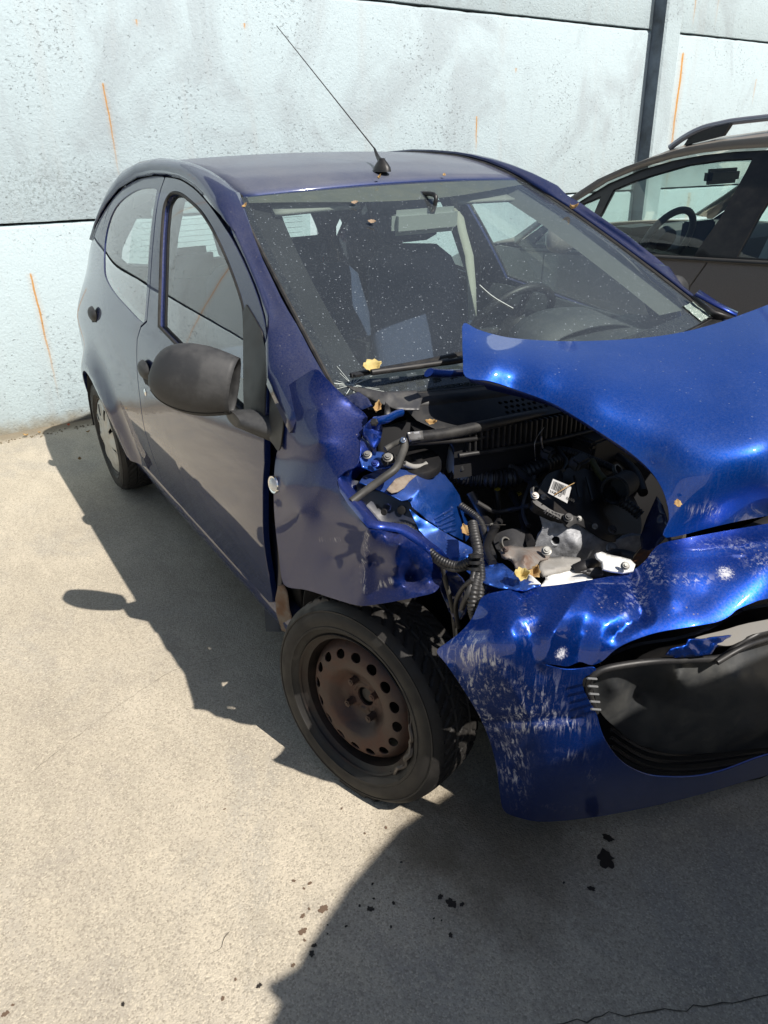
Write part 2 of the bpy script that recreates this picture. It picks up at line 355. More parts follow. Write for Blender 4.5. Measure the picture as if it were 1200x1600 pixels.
# ================================================================== THE SETTING
def ground_mat():
    m = bpy.data.materials.new('weathered concrete'); t, nd, lk = nodes(m); b = nd['Principled BSDF']; co = coord(t)
    big = ramp(t, noise_(t, co, 1.1, 6, .62), .32, .70); mid = ramp(t, noise_(t, coord(t, (3, 9, 1), (0, 0, .5)), 1.2, 6, .65), .35, .7)
    c = mixc(t, big, (.46, .408, .32), (.55, .49, .39)); c = mixc(t, math_(t, 'MULTIPLY', mid, .42), c, (.33, .295, .235))
    for sc_, lo, hi, am, cc in ((2.6, .50, .72, .38, (.29, .265, .235)), (.8, .46, .66, .36, (.34, .295, .23)), (7, .60, .74, .25, (.60, .555, .46)), (1.5, .52, .64, .30, (.27, .265, .25)), (24, .56, .68, .22, (.24, .215, .175))):
        c = mixc(t, math_(t, 'MULTIPLY', ramp(t, noise_(t, coord(t, (1, 1.6, 1)), sc_, 6, .68, dist=.8), lo, hi), am), c, cc)
    # exposed aggregate: sand grains and little stones
    v = N(t, 'ShaderNodeTexVoronoi', i_Scale=260, i_Randomness=1); lk.new(co, v.inputs[0])
    gr = N(t, 'ShaderNodeSeparateColor'); lk.new(v.outputs['Color'], gr.inputs[0])
    c = mixc(t, math_(t, 'MULTIPLY', ramp(t, gr.outputs[0], .62, .9), .5), c, (.24, .21, .165))
    c = mixc(t, math_(t, 'MULTIPLY', ramp(t, gr.outputs[1], .70, .95), .5), c, (.64, .57, .44))
    v2 = N(t, 'ShaderNodeTexVoronoi', i_Scale=120, i_Randomness=1); lk.new(co, v2.inputs[0])
    g2 = N(t, 'ShaderNodeSeparateColor'); lk.new(v2.outputs['Color'], g2.inputs[0])
    st = math_(t, 'MULTIPLY', math_(t, 'LESS_THAN', v2.outputs['Distance'], .32), ramp(t, g2.outputs[2], .6, .7))
    c = mixc(t, math_(t, 'MULTIPLY', st, .5), c, mixc(t, g2.outputs[0], (.18, .155, .12), (.62, .56, .45)))
    n1 = noise_(t, co, 95, 5, .75); c = mixc(t, math_(t, 'MULTIPLY', ramp(t, n1, .50, .66), .45), c, (.23, .205, .165))
    # damp oily patch under the broken corner and dark drips
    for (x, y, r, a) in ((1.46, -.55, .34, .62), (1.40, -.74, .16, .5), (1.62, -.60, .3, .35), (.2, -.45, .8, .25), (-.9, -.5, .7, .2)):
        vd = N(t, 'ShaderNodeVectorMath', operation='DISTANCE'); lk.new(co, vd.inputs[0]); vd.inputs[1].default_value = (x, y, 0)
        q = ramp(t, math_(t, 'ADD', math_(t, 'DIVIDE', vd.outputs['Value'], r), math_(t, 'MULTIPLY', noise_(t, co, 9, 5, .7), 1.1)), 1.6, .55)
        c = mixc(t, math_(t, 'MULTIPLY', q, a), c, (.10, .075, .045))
    # pale tyre scrape
    sx = N(t, 'ShaderNodeVectorMath', operation='DISTANCE'); lk.new(coord(t), sx.inputs[0]); sx.inputs[1].default_value = (1.62, -1.02, 0)
    # dirt that gathers along the foot of the wall
    xyz = N(t, 'ShaderNodeSeparateXYZ'); lk.new(co, xyz.inputs[0])
    q = ramp(t, math_(t, 'ADD', xyz.outputs[0], math_(t, 'MULTIPLY', noise_(t, co, 12, 5, .7), .16)), -2.16, -2.27)
    c = mixc(t, math_(t, 'MULTIPLY', q, .7), c, (.16, .13, .085))
    lk.new(c, b.inputs['Base Color']); b.inputs['Roughness'].default_value = .92; b.inputs['Specular IOR Level'].default_value = .25
    h = math_(t, 'ADD', math_(t, 'MULTIPLY', v.outputs['Distance'], -1.0), math_(t, 'MULTIPLY', n1, 1.6))
    bump(t, b, h, .45, .0025); return m
GM = ground_mat()
setting(mesh('ground', [(-40, -40, 0), (60, -40, 0), (60, 40, 0), (-40, 40, 0)], [(0, 1, 2, 3)], GM, ang=0))
ground = bpy.data.objects['ground']
CRK = mat('crack shadow', (.075, .065, .05), .95)
def ribbon(name, px, wd, parent, m, z=.002):
    P = resample([tuple(p) for p in smooth([tuple(at(a, b, z=z))[:2] for a, b in px], 4, False)], .02, False); V = []; F = []
    for i, p in enumerate(P):
        d = P[min(i+1, len(P)-1)]-P[max(i-1, 0)]; d = d/np.linalg.norm(d); n = np.array([-d[1], d[0]]); j = n*(noise.noise(Vector((p[0]*40, p[1]*40, 3)))*.012)
        e = wd*(.35+.9*abs(noise.noise(Vector((p[0]*25, p[1]*25, 0)))))
        if i in (0, len(P)-1): e = 0.0004
        V += [(*(p+n*e+j), z), (*(p-n*e+j), z)]
        if i: k = 2*i; F.append((k-2, k-1, k+1, k))
    o = mesh(name, V, F, m, parent, 0); return o
ribbon('crack', [(862, 1600), (953, 1587), (1040, 1580), (1100, 1573), (1160, 1563), (1230, 1546)], .0022, ground, CRK)
ribbon('crack', [(436, 1000), (373, 1021), (310, 1037), (255, 1056), (120, 1150), (40, 1215)], .0008, ground, CRK)
ribbon('crack', [(358, 1455), (342, 1475), (330, 1492)], .0010, ground, CRK)
STN = mat('oil stain', (.022, .017, .013), .6); STB = mat('brown drip', (.13, .085, .055), .8)
def blot(px, py, r, m):
    c = at(px, py, z=.0015); rnd = random.Random(px*7+py); n = 22; ph = [rnd.uniform(0, 6) for _ in range(4)]
    V = [(c.x, c.y, .0015)]
    for k in range(n):
        a = 2*PI*k/n; q = r*(1+.22*math.sin(2*a+ph[0])+.16*math.sin(5*a+ph[1])+.12*math.sin(9*a+ph[2])+rnd.uniform(-.1, .1)); V.append((c.x+q*math.cos(a), c.y+q*math.sin(a), .0015))
    mesh('oil_drip', V, [(0, 1+k, 1+(k+1) % n) for k in range(n)], m, ground, 0)
for a in [(947, 1343, .021), (950, 1309, .011), (924, 1388, .007), (705, 1411, .011), (688, 1401, .006), (722, 1413, .005), (579, 1420, .007), (704, 1461, .005), (584, 1404, .003), (615, 1411, .004), (582, 1381, .003),
          (487, 1490, .006), (491, 1477, .005), (541, 1447, .003), (627, 1347, .003), (405, 1540, .005), (678, 1435, .0025), (690, 1438, .0022), (881, 1379, .003), (562, 1415, .003), (512, 1445, .002), (512, 1459, .002), (611, 1448, .003), (192, 1569, .004)]: blot(*a, STN)
for a in [(505, 1420, .0095), (473, 1431, .005), (473, 1455, .008), (459, 1376, .004), (484, 1380, .0045), (483, 1420, .003), (475, 1388, .003), (603, 1293, .004), (458, 1508, .004), (348, 1560, .004), (368, 1530, .003), (570, 1302, .003), (534, 1263, .003), (351, 1264, .003), (476, 1469, .003), (8, 1584, .006), (20, 1570, .003)]: blot(*a, STB)
# grit washed up at the wall's foot
gv = []; gf = []; rnd = random.Random(8)
for i in range(420):
    x = -2.30+abs(rnd.gauss(0, .035)); y = rnd.uniform(-3, .4); s = rnd.uniform(.002, .008); k = len(gv)
    gv += [(x+s*rnd.uniform(.6, 1.2), y, .001), (x-s, y+s, .001), (x-s, y-s*.9, .001), (x, y, s*1.1)]; gf += [(k, k+1, k+3), (k+1, k+2, k+3), (k+2, k, k+3)]
o = mesh('grit_at_wall_foot', gv, gf, mat('grit', (.22, .18, .12), .95), None, 0); o['kind'] = 'stuff'; o['label'] = 'brown grit and crumbs along the foot of the pale wall'

# ---- precast concrete wall
WX = -2.42
z1 = lambda y: 1.161-.0155*y
z2 = lambda y: 2.380-.0215*y
z3 = lambda y: 3.02-.0215*y
PIL = [(-10.05, -9.7), (-3.30, -2.95), (4.212, 4.445), (11.2, 11.55), (18.2, 18.55), (25.2, 25.55)]
def wall_mat(tone):
    m = bpy.data.materials.new('painted roughcast '+tone); t, nd, lk = nodes(m); b = nd['Principled BSDF']; co = coord(t)
    gray = tone == 'worn'
    a, c_ = ((.415, .500, .535), (.355, .415, .445)) if gray else ((.435, .525, .555), (.38, .45, .475))
    c = mixc(t, ramp(t, noise_(t, coord(t, (1, 1.1, .9)), 1.5, 8, .66, dist=.8), .47, .66), a, c_)
    c = mixc(t, math_(t, 'MULTIPLY', ramp(t, noise_(t, coord(t, (1, 5, .5)), 1.3, 6, .65), .52, .72), .38), c, (.39, .42, .43))
    # pits where the paint has gone
    pm = ramp(t, noise_(t, co, 1.7, 4, .6), .42, .68)
    pit = ramp(t, math_(t, 'ADD', noise_(t, coord(t, (60, 42, 70)), 1, 4, .7), math_(t, 'MULTIPLY', pm, .07)), .668, .71)
    c = mixc(t, math_(t, 'MULTIPLY', pit, .42), c, (.24, .26, .26))
    pit2 = ramp(t, noise_(t, co, 210, 3, .7), .66, .72); c = mixc(t, math_(t, 'MULTIPLY', pit2, .45), c, (.30, .32, .31))
    xyz = N(t, 'ShaderNodeSeparateXYZ'); lk.new(co, xyz.inputs[0]); Y, Z = xyz.outputs[1], xyz.outputs[2]
    # black mould patch over the lower seam, left of the blue car
    vd = N(t, 'ShaderNodeVectorMath', operation='DISTANCE'); lk.new(coord(t, (1, .55, 1)), vd.inputs[0]); vd.inputs[1].default_value = (WX, -.62*.55, 1.36)
    mold = math_(t, 'MULTIPLY', ramp(t, vd.outputs['Value'], .26, .02), ramp(t, noise_(t, co, 48, 5, .75), .50, .58))
    c = mixc(t, math_(t, 'MULTIPLY', mold, .35), c, (.10, .11, .10))
    def streak(c, y0, zt, ln, wd, s=1., col=(.45, .23, .06)):
        wob = math_(t, 'MULTIPLY', math_(t, 'SUBTRACT', noise_(t, co, 6, 3), .5), .02)
        dy = math_(t, 'ABSOLUTE', math_(t, 'SUBTRACT', math_(t, 'ADD', Y, wob), y0))
        v = math_(t, 'DIVIDE', math_(t, 'SUBTRACT', zt, Z), ln)
        core = ramp(t, math_(t, 'ADD', dy, math_(t, 'MULTIPLY', math_(t, 'SUBTRACT', noise_(t, co, 70, 4, .7), .5), wd*1.0)), wd*1.25, wd*.25)
        halo = math_(t, 'MULTIPLY', ramp(t, dy, wd*5, wd*.5), .18)
        mask = math_(t, 'MULTIPLY', math_(t, 'MAXIMUM', core, halo), math_(t, 'MULTIPLY', ramp(t, v, 0, .02), ramp(t, v, 1.0, .25)))
        return mixc(t, math_(t, 'MULTIPLY', mask, s, True), c, col)
    for q in STREAKS: c = streak(c, *q)
    # dirt splash at the foot
    foot = ramp(t, math_(t, 'ADD', Z, math_(t, 'MULTIPLY', noise_(t, co, 14, 5, .7), .12)), .17, .05)
    c = mixc(t, math_(t, 'MULTIPLY', foot, .75), c, (.24, .19, .11))
    lk.new(c, b.inputs['Base Color']); b.inputs['Roughness'].default_value = .93; b.inputs['Specular IOR Level'].default_value = .2
    h = math_(t, 'ADD', math_(t, 'MULTIPLY', noise_(t, co, 75, 5, .65), 1.0), math_(t, 'MULTIPLY', math_(t, 'ADD', pit, pit2), -.8))
    h = math_(t, 'ADD', h, math_(t, 'MULTIPLY', noise_(t, co, 9, 3), .8))
    bump(t, b, h, .85, .006); return m
def wp(px, py): p = at(px, py, x=WX); return p.y, p.z
STREAKS = []
for (a, b_, wd, s) in [((47, 425), (97, 640), .0075, .95), ((161, 128), (190, 300), .006, .9), ((745, 181), (744, 248), .006, 1.), ((1068, 80), (1040, 330), .017, 1.), ((1090, -20), (1084, 50), .007, .7), ((1182, 123), (1176, 170), .005, .6), ((1126, -20), (1120, 52), .008, .25), ((213, 30), (214, 44), .007, .7), ((381, 36), (382, 45), .007, .8), ((806, 106), (807, 112), .005, .9), ((1078, 300), (1068, 380), .03, .3)]:
    y, z = wp(*a); y2, zz = wp(*b_); STREAKS.append((y, z, max(z-zz, .04), wd, s))
STREAKS += [(-1.72, 1.62, 1.0, .007, .7), (-2.45, .62, .3, .008, .8), (-1.2, 2.1, .5, .009, .6)]
WMA = wall_mat('clean'); WMB = wall_mat('worn')
wall = thing('concrete_wall', 'tall pale blue painted precast concrete wall with rust streaks behind the cars', 'wall', (WX, 1.6, 0)); wall['kind'] = 'structure'
def panel(y0, y1, zb, zt, m, lower):
    n = int((y1-y0)/.05); V = []; F = []; rnd = random.Random(int(y0*10+7*zt(0)))
    zr = [0, .03, .3, .6, .9, 1.0]
    for i in range(n+1):
        y = y0+(y1-y0)*i/n; a = zb(y)+.006; b = zt(y)-.006
        nz = noise.noise(Vector((y*9, a*3, 0)))*.006+noise.noise(Vector((y*40, a*3, 0)))*.004
        V += [(WX-.10, y, a), (WX-.002, y, a-nz*.3), (WX, y, a+.006), (WX, y, b-.022), (WX-.006, y, b-.013+nz*.5), (WX-.016, y, b-.002+nz), (WX-.10, y, b)]
    for i in range(n):
        for j in range(6): k = i*7+j; F.append((k, k+7, k+8, k+1))
    V = [(x-WX, y-1.6, z) for x, y, z in V]
    o = mesh('wall_panel', V, F, m, wall, 50)
for i in range(5):
    y0, y1 = PIL[i][1]-.02, PIL[i+1][0]+.02
    panel(y0, y1, lambda y: -.06, z1, WMA, True); panel(y0, y1, z1, z2, WMB, False); panel(y0, y1, z2, z3, WMB, False)
o = box('wall_core', (-.17, 6.1, 1.45), (.12, 35.4, 2.9), mat('old joint', (.06, .06, .05), .95), wall, 0)
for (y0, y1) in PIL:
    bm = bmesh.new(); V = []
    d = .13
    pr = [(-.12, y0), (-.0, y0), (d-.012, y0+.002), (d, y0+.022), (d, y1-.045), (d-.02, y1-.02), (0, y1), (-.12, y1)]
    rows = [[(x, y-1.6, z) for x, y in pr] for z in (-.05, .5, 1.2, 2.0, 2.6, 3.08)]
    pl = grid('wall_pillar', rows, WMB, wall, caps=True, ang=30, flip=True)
    grid('shaded_grimy_side', [[(x, y0-1.6-.0035, z) for x in (.001, .055, d-.006)] for z in (-.05, 1.2, 2.4, 3.07)], mat('side shade and grime', (.14, .17, .21), .9, grime=.9, gcol=(.055, .06, .065), gscale=3.5, bumps=.5, bscale=60, bdist=.003), pl)  # side face's shade put into the dark colour, together with streaky grime

# ================================================================== MATERIALS OF THE CAR
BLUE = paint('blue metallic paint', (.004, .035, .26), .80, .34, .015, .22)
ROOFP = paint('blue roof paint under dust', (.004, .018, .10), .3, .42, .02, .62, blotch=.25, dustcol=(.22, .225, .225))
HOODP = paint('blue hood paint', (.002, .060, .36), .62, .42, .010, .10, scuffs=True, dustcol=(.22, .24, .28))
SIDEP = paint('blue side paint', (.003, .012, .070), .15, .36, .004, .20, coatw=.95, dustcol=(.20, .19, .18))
BUMP = paint('blue scraped paint', (.0015, .036, .25), .82, .38, .003, .05, scuffs=True, spots=[(tuple(at(879, 1023, x=1.66)), .013), (tuple(at(1133, 897, x=1.73)), .015)])
BAYP = paint('blue engine bay paint', (.003, .075, .40), .75, .36, .03, .2, dustcol=(.22, .20, .17))
BLK = mat('black plastic', (.013, .013, .014), .45, grime=.4, gcol=(.06, .056, .05))
BLKM = mat('faded mirror plastic', (.024, .025, .027), .55, grime=.55, gcol=(.085, .085, .085), gscale=14, bumps=.25, bscale=900, bdist=.0006)
SEAL = mat('rubber seal', (.012, .012, .012), .7, grime=.5, gcol=(.07, .065, .06))
DARK = mat('bay dark plastic', (.009, .009, .010), .42, grime=.3, gcol=(.035, .03, .026))
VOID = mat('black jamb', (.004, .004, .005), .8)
STEEL = mat('bare steel', (.42, .41, .40), .38, metal=1, grime=.5, gcol=(.22, .17, .12), gscale=40)
RUSTS = mat('rusty steel wheel', (.050, .032, .026), .50, metal=.3, grime=.85, gcol=(.12, .060, .040), gscale=14, bumps=.2, bscale=120, bdist=.001)
RUB = mat('tyre rubber', (.010, .009, .008), .62, grime=.7, gcol=(.027, .023, .019), gscale=20, bumps=.25, bscale=220, bdist=.0008)
TREAD = mat('tyre tread', (.030, .029, .027), .85, grime=.8, gcol=(.085, .080, .07), gscale=24)
CHROME = mat('chrome', (.8, .8, .8), .12, metal=1)
WS = glass('windscreen glass', (.80, .87, .84), .070, 1.3, True)
SG = glass('side glass', (.82, .92, .89), .04, 1.55)
GG = glass('green side glass', (.80, .91, .87), .02, .9)
SEATM = mat('seat fabric', (.035, .050, .10), .9, grime=.3, gcol=(.05, .055, .075), gscale=60, bumps=.4, bscale=300, bdist=.001)
TRIM = mat('interior trim', (.045, .048, .046), .7, grime=.4, gcol=(.2, .19, .15))
DASH = mat('dashboard plastic', (.045, .05, .055), .6, grime=.3, gcol=(.1, .1, .09))
LINER = mat('headliner', (.22, .22, .20), .9)

# ================================================================== THE BLUE CAR
car = thing('hatchback_car', 'dark blue small hatchback with its right front corner smashed and hood buckled', 'car')
Zs = [.10, .15, .22, .32, .45, .6, .75, .88, .97, 1.1, 1.25, 1.38, 1.44, 1.48]
Ws = [.66, .70, .75, .762, .785, .80, .80, .788, .765, .722, .668, .61, .565, .53]
gx = tab([-1.6, -1.45, -1.2, -.8, .6, 1.0, 1.3, 1.6], [.86, .92, .965, .995, 1., .985, .95, .86], .08)
wz = tab(Zs, Ws, .028)
def S(x, z):
    k_ = min(1., max(0., (z-.78)/.27)); k_ = k_*k_*(3-2*k_); gg = gx(x)
    if x < 0: gg = gg*k_+(1-(1-gg)*.35)*(1-k_)
    s = wz(z)*gg; d = math.hypot(x+1.17, z-.28)
    q = max(0., min(1., (z-.05)/.3)); s += .043*math.exp(-((d-.335)/.085)**2)*(.5+.5*q*q*(3-2*q))
    return s
def onside(px, py, off=0.):
    y = -.75
    for i in range(30):
        p = at(px, py, y=y); y = .5*y-.5*(S(p.x, p.z)+off)
    return (p.x, p.z)
def side(name, poly, m, parent, s=-1, step=.035, holes=(), solid=.018, off=0., ang=35, dent=None):
    def fm(x, z): return (x, s*(S(x, z)+off+(dent(x, z) if dent else 0)), z)
    return sheet(name, poly, fm, m, parent, step, holes, solid, (0, s*30, .7), ang)
seam = [(-.98, 1.343), (-.88, 1.382), (-.705, 1.420), (-.483, 1.434), (-.254, 1.429), (-.065, 1.409), (.099, 1.378), (.242, 1.340), (.377, 1.296), (.498, 1.247), (.577, 1.209), (.656, 1.163), (.714, 1.118), (.752, 1.075), (.775, 1.03), (.793, .97), (.81, .88)]
sx = [p[0] for p in seam]; sz = [p[1] for p in seam]
seamz = tab([-1.55, -1.40, -1.25, -1.1]+sx, [.96, 1.10, 1.215, 1.295]+sz, .02)
top_front = [p for p in seam if p[0] > -.40]
front_door = [(-.405, .275), (-.408, .33), (-.398, .43), (-.388, .54), (-.352, .69), (-.322, .82), (-.312, .905), (-.280, .950), (-.218, .978), (-.245, 1.10), (-.295, 1.24), (-.345, 1.36), (-.375, 1.425)]+[(x, seamz(x)-.007) for x in (-.36, -.30, -.25, -.2, -.15, -.1, -.05, 0, .05, .1, .15, .2, .25, .3, .35, .4, .45, .5, .55, .6, .64, .68, .71, .74, .76, .78, .795)]+[(.80, .80), (.778, .72), (.745, .58), (.705, .42), (.66, .30), (.61, .272)]
fwin = [(-.088, .985), (-.155, 1.13), (-.235, 1.28), (-.262, 1.335), (-.257, 1.365), (-.225, 1.380), (-.15, 1.381), (-.045, 1.367), (.096, 1.340), (.219, 1.303), (.339, 1.256), (.449, 1.203), (.533, 1.155), (.575, 1.12), (.612, 1.06), (.65, .98), (.69, .885), (.45, .915), (.2, .95)]
fwin = resample(smooth(fwin[:15], 4, False)+fwin[15:], .03)
rear_door = [(-.413, .275), (-.416, .33), (-.405, .43), (-.396, .54), (-.360, .69), (-.330, .82), (-.320, .905), (-.286, .957), (-.226, .984), (-.253, 1.10), (-.303, 1.24), (-.353, 1.36), (-.383, 1.422)]+[(x, seamz(x)-.007) for x in (-.40, -.45, -.5, -.55, -.6, -.65, -.7, -.75, -.8, -.85, -.9, -.95, -.99)]+[(-1.045, 1.26), (-1.10, 1.13), (-1.115, 1.0), (-1.09, .85), (-1.0, .72), (-.90, .60), (-.84, .45), (-.82, .30), (-.80, .275)]
rwin = [(-.43, 1.390), (-.62, 1.385), (-.77, 1.356), (-.895, 1.312), (-.965, 1.25), (-.978, 1.172), (-.931, 1.095), (-.873, 1.052), (-.707, 1.014), (-.471, .985), (-.300, .968), (-.252, .985), (-.285, 1.10), (-.335, 1.24), (-.385, 1.36)]
rwin = smooth(rwin, 3)
AC = (-1.17, .28)
def arc(c, r, a0, a1, n): return [(c[0]+r*math.cos(math.radians(a0+(a1-a0)*k/n)), c[1]+r*math.sin(math.radians(a0+(a1-a0)*k/n))) for k in range(n+1)]
quarter = [(-.81, .30), (-.832, .45), (-.892, .60), (-.99, .715), (-1.08, .85), (-1.105, 1.0), (-1.09, 1.13), (-1.05, 1.265)]+[(x, seamz(x)-.007) for x in (-1.0, -1.05, -1.1, -1.2, -1.3, -1.4, -1.46)]+[(-1.48, .8), (-1.49, .6), (-1.50, .45), (-1.50, .28)]+arc(AC, .325, 180, -3, 22)
sail = [(.575, 1.125), (.612, 1.06), (.652, .98), (.70, .865), (.805, .865), (.79, .95), (.772, 1.025), (.745, 1.065), (.70, 1.10), (.64, 1.125), (.585, 1.145)]
EX = [-1.42, -1.30, -1.18, -1.05, -.8, -.5, -.2, 0, .12, .2]; EZ = [1.19, 1.29, 1.365, 1.42, 1.461, 1.474, 1.460, 1.432, 1.403, 1.379]
for s in (-1, 1):
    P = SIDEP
    fd = side('front_door', front_door, P, car, s, .035, [fwin])
    g = side('door_window', [tuple(np.array(p)) for p in fwin], SG, fd, s, .06, solid=0, off=-.014, ang=60)
    fr = tube('window_seal', [(x, s*(S(x, z)-.002), z) for x, z in resample(fwin, .05)]+[(fwin[0][0], s*(S(*fwin[0])-.002), fwin[0][1])], .0055, SEAL, fd, 6, sm=1)
    side('mirror_sail', sail, BLK, fd, s, .04, off=.004, solid=.01)
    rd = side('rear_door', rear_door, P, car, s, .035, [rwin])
    side('quarter_window', rwin, SG, rd, s, .06, solid=0, off=-.004, ang=60)
    rin = [tuple(np.array(p)+(np.array((-.62, 1.18))-np.array(p))*.10) for p in rwin]
    side('window_border', rwin, mat('ceramic border', (.012, .013, .014), .12), rd, s, .05, [rin], solid=0, off=-.007)
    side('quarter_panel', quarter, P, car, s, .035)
    # sill
    rows = []
    for x in np.linspace(-.86, .80, 26):
        rows.append([(x, s*y, z) for y, z in ((.700, .315), (.752, .300), (.762, .268), (.757, .238), (.742, .205), (.715, .190), (.69, .20))])
    grid('sill', rows, P, car, flip=(s < 0), ang=30)
    # cant rail and windscreen pillar in one curved strip
    rx = [.985, .95, .9, .85, .8, .75, .7, .65, .6, .5, .4, .3, .2, .1, 0, -.1, -.2, -.35, -.5, -.7, -.9, -1.05, -1.15, -1.25, -1.34]
    def inner(x):
        if x >= .2: return (x, pchip([.2, .4, .6, .8, .985], [.545, .594, .630, .657, .674], x), pchip([.2, .4, .6, .8, .985], [1.379, 1.283, 1.182, 1.080, .985], x))
        return (x, pchip([-1.42, -1.2, -.9, -.4, .2], [.49, .515, .535, .545, .545], x), pchip(EX, EZ, x))
    rows = []
    for x in rx:
        b = Vector(inner(x)); xo = min(x-.02, .80) if x > .78 else x-.0
        if x > .78:   # the foot of the pillar spreads down to the fender
            k = (x-.78)/.205; az = seamz(.78)-k*.085; a = Vector((.785+.16*k, S(.785+.16*k, az), az))
        else: a = Vector((x, S(x, seamz(x)+.004)-.001, seamz(x)+.004))
        nrm = (b-a).cross(Vector((1, 0, -.2))).normalized(); nrm = nrm if nrm.y > 0 else -nrm
        row = []
        for k in range(8):
            t = k/7; p = a.lerp(b, t)+nrm*(.020*math.sin(PI*t**.8)); row.append((p.x, s*p.y, p.z))
        rows.append(row)
    grid('cant_rail', rows, SIDEP, car, flip=(s < 0), ang=60, solid=.012)
    # inner pillar and cant trim, seen through the windscreen
    rows = []
    for x in rx[2:]:
        b = Vector(inner(x)); a = Vector((min(x, .78), S(min(x, .78), seamz(min(x, .78)))-.05, seamz(min(x, .78))-.03))
        rows.append([(p.x, s*p.y, p.z) for p in (a, a.lerp(b, .5)-Vector((0, .03, .012)), b-Vector((0, .035, .016)), b-Vector((0, .02, .022)), b-Vector((.02, .13, .030)))])
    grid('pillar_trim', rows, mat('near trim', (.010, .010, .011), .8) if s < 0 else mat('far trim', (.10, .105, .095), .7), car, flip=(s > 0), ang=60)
    # black door jambs behind the shut lines
    def jamb(pl, off=.030):
        rows = []
        for (x, z) in resample(pl, .05, False):
            y = s*(S(x, z)-off); rows.append([(x-.03, y, z), (x+.03, y, z)] if True else 0)
        return rows
    grid('door_jamb', jamb([(-.41, .27), (-.40, .43), (-.355, .69), (-.325, .82), (-.30, .93), (-.23, .985), (-.255, 1.1), (-.31, 1.24), (-.36, 1.36), (-.385, 1.42)]), VOID, car, solid=.01)
    rows = []
    for x in np.linspace(-1.3, .80, 40):
        z = seamz(x); dj = .0 if x < .3 else .05*(x-.3); rows.append([(x, s*(S(x, z-.06)-.03-dj), z-.06), (x, s*(S(x, z-.014)-.040-dj), z-.014-dj*.6)])
    grid('door_jamb', rows, VOID, car, solid=.008)
    rows = [[(x+dx, s*(S(x, z)-.06), z) for dx in (-.05, .09)] for x, z in [(.82, .95), (.80, .80), (.78, .72), (.745, .58), (.705, .42), (.66, .28)]]
    grid('door_jamb', rows, VOID, car, solid=.01)
    # B pillar and belt line of the cabin
    grid('centre_pillar', [[(x-.05, s*y, z), (x+.05, s*y, z)] for x, y, z in ((-.30, .74, .45), (-.27, .72, .95), (-.32, .62, 1.25), (-.36, .55, 1.40))], TRIM, car, solid=.03)
    grid('door_card', [[(x, s*(S(x, .95)-.05), .955-(.0 if x < 0 else .06*x)), (x, s*(S(x, .6)-.08), .6), (x, s*(S(x, .3)-.08), .25)] for x in np.linspace(-1.1, .75, 12)], DASH, car, solid=.02)
    # rear wheel arch liner
    rows = [[(AC[0]+.33*math.cos(a), s*y, AC[1]+.33*math.sin(a)) for y in (.80, .62, .50)] for a in np.linspace(-.1, PI+.1, 16)]
    grid('arch_liner', rows, VOID, car, solid=.006)
# roof
def roofz(x, y):
    e = pchip([-1.42, -1.25, -1.05, -.8, -.5, -.2, 0, .12, .2], [1.30, 1.385, 1.435, 1.463, 1.474, 1.460, 1.432, 1.403, 1.379], x)
    c = pchip([-1.42, -1.3, -1.2, -.9, -.5, -.2, 0, .13, .262], [1.25, 1.375, 1.43, 1.477, 1.4875, 1.476, 1.457, 1.433, 1.3965], x)
    return e, c
rows = []
for i in range(33):
    t = i/32; row = []
    for j in range(25):
        u = -1+j/12; xf = .262-.062*u*u; x = xf+(-1.36-xf)*t
        he = pchip([-1.42, -1.2, -.9, -.4, .2], [.475, .50, .52, .53, .53], min(x, .2)); xe = x
        e, _ = roofz(min(x, .2), 0); _, c = roofz(x, 0)
        # blend centre and edge profiles
        ee = pchip(EX+[.262], EZ+[1.352], x)
        y = he*u; z = c+(ee-c)*abs(u)**2.2
        row.append((x, y, z))
    rows.append(row)
roof = grid('roof', rows, ROOFP, car, flip=False, ang=60, solid=.012)
for s in (-1, 1):
    P = [(p[0], p[1]*1.012, p[2]-.004) for p in [(r[0 if s < 0 else -1]) for r in rows]]
    tube('roof_ditch', P, .0085, SEAL, roof, 6, sm=1)
hl = grid('headliner', [[(x*.97-.02, y*.97, z-.035) for x, y, z in r[::3]] for r in rows[::3]], LINER, car, flip=True, ang=60)
# windscreen
def wsp(u, v, off=0.):
    a = Vector((.258-.060*u*u, .543*u, 1.393-.0155*u*u)); b = Vector((1.055-.072*u*u, .668*u, .950+.036*u*u))
    yb = .543+(.125)*(max(v, 0)**.72); p = a.lerp(b, v); p.y = u*yb; n = Vector((.48, 0, .88)); bul = .016*math.sin(PI*v)*(1-.6*u*u)
    return p+n*(bul+off)
ws = grid('windscreen', [[wsp(-1+j/15, i/24) for j in range(31)] for i in range(25)], WS, car, ang=80)
BAND = mat('windscreen border', (.010, .010, .011), .25, grime=.5, gcol=(.06, .06, .055), gscale=90)
for (u0, u1, v0, v1) in ((-1, 1, .925, 1.0), (-1, -.955, 0, .93), (.955, 1, 0, .93)):
    grid('glass_border', [[wsp(u0+(u1-u0)*j/20, v0+(v1-v0)*i/8, -.003) for j in range(21)] for i in range(9)], BAND, ws, ang=80)
grid('glass_border', [[wsp(-1+j/10, .0+.11*(i/3)*(.55+.45*math.cos(abs(-1+j/10)*2.2)), -.004) for j in range(21)] for i in range(4)], mat('header shade', (.10, .105, .085), .6, grime=.5, gcol=(.16, .15, .10)), ws, ang=80)
P = [wsp(-1, v, .001) for v in np.linspace(0, 1, 14)]+[wsp(u, 1, .001) for u in np.linspace(-.9, 1, 16)]+[wsp(1, v, .001) for v in np.linspace(.93, 0, 14)]
tube('windscreen_seal', [tuple(p) for p in P], .0055, SEAL, car, 6, sm=1)
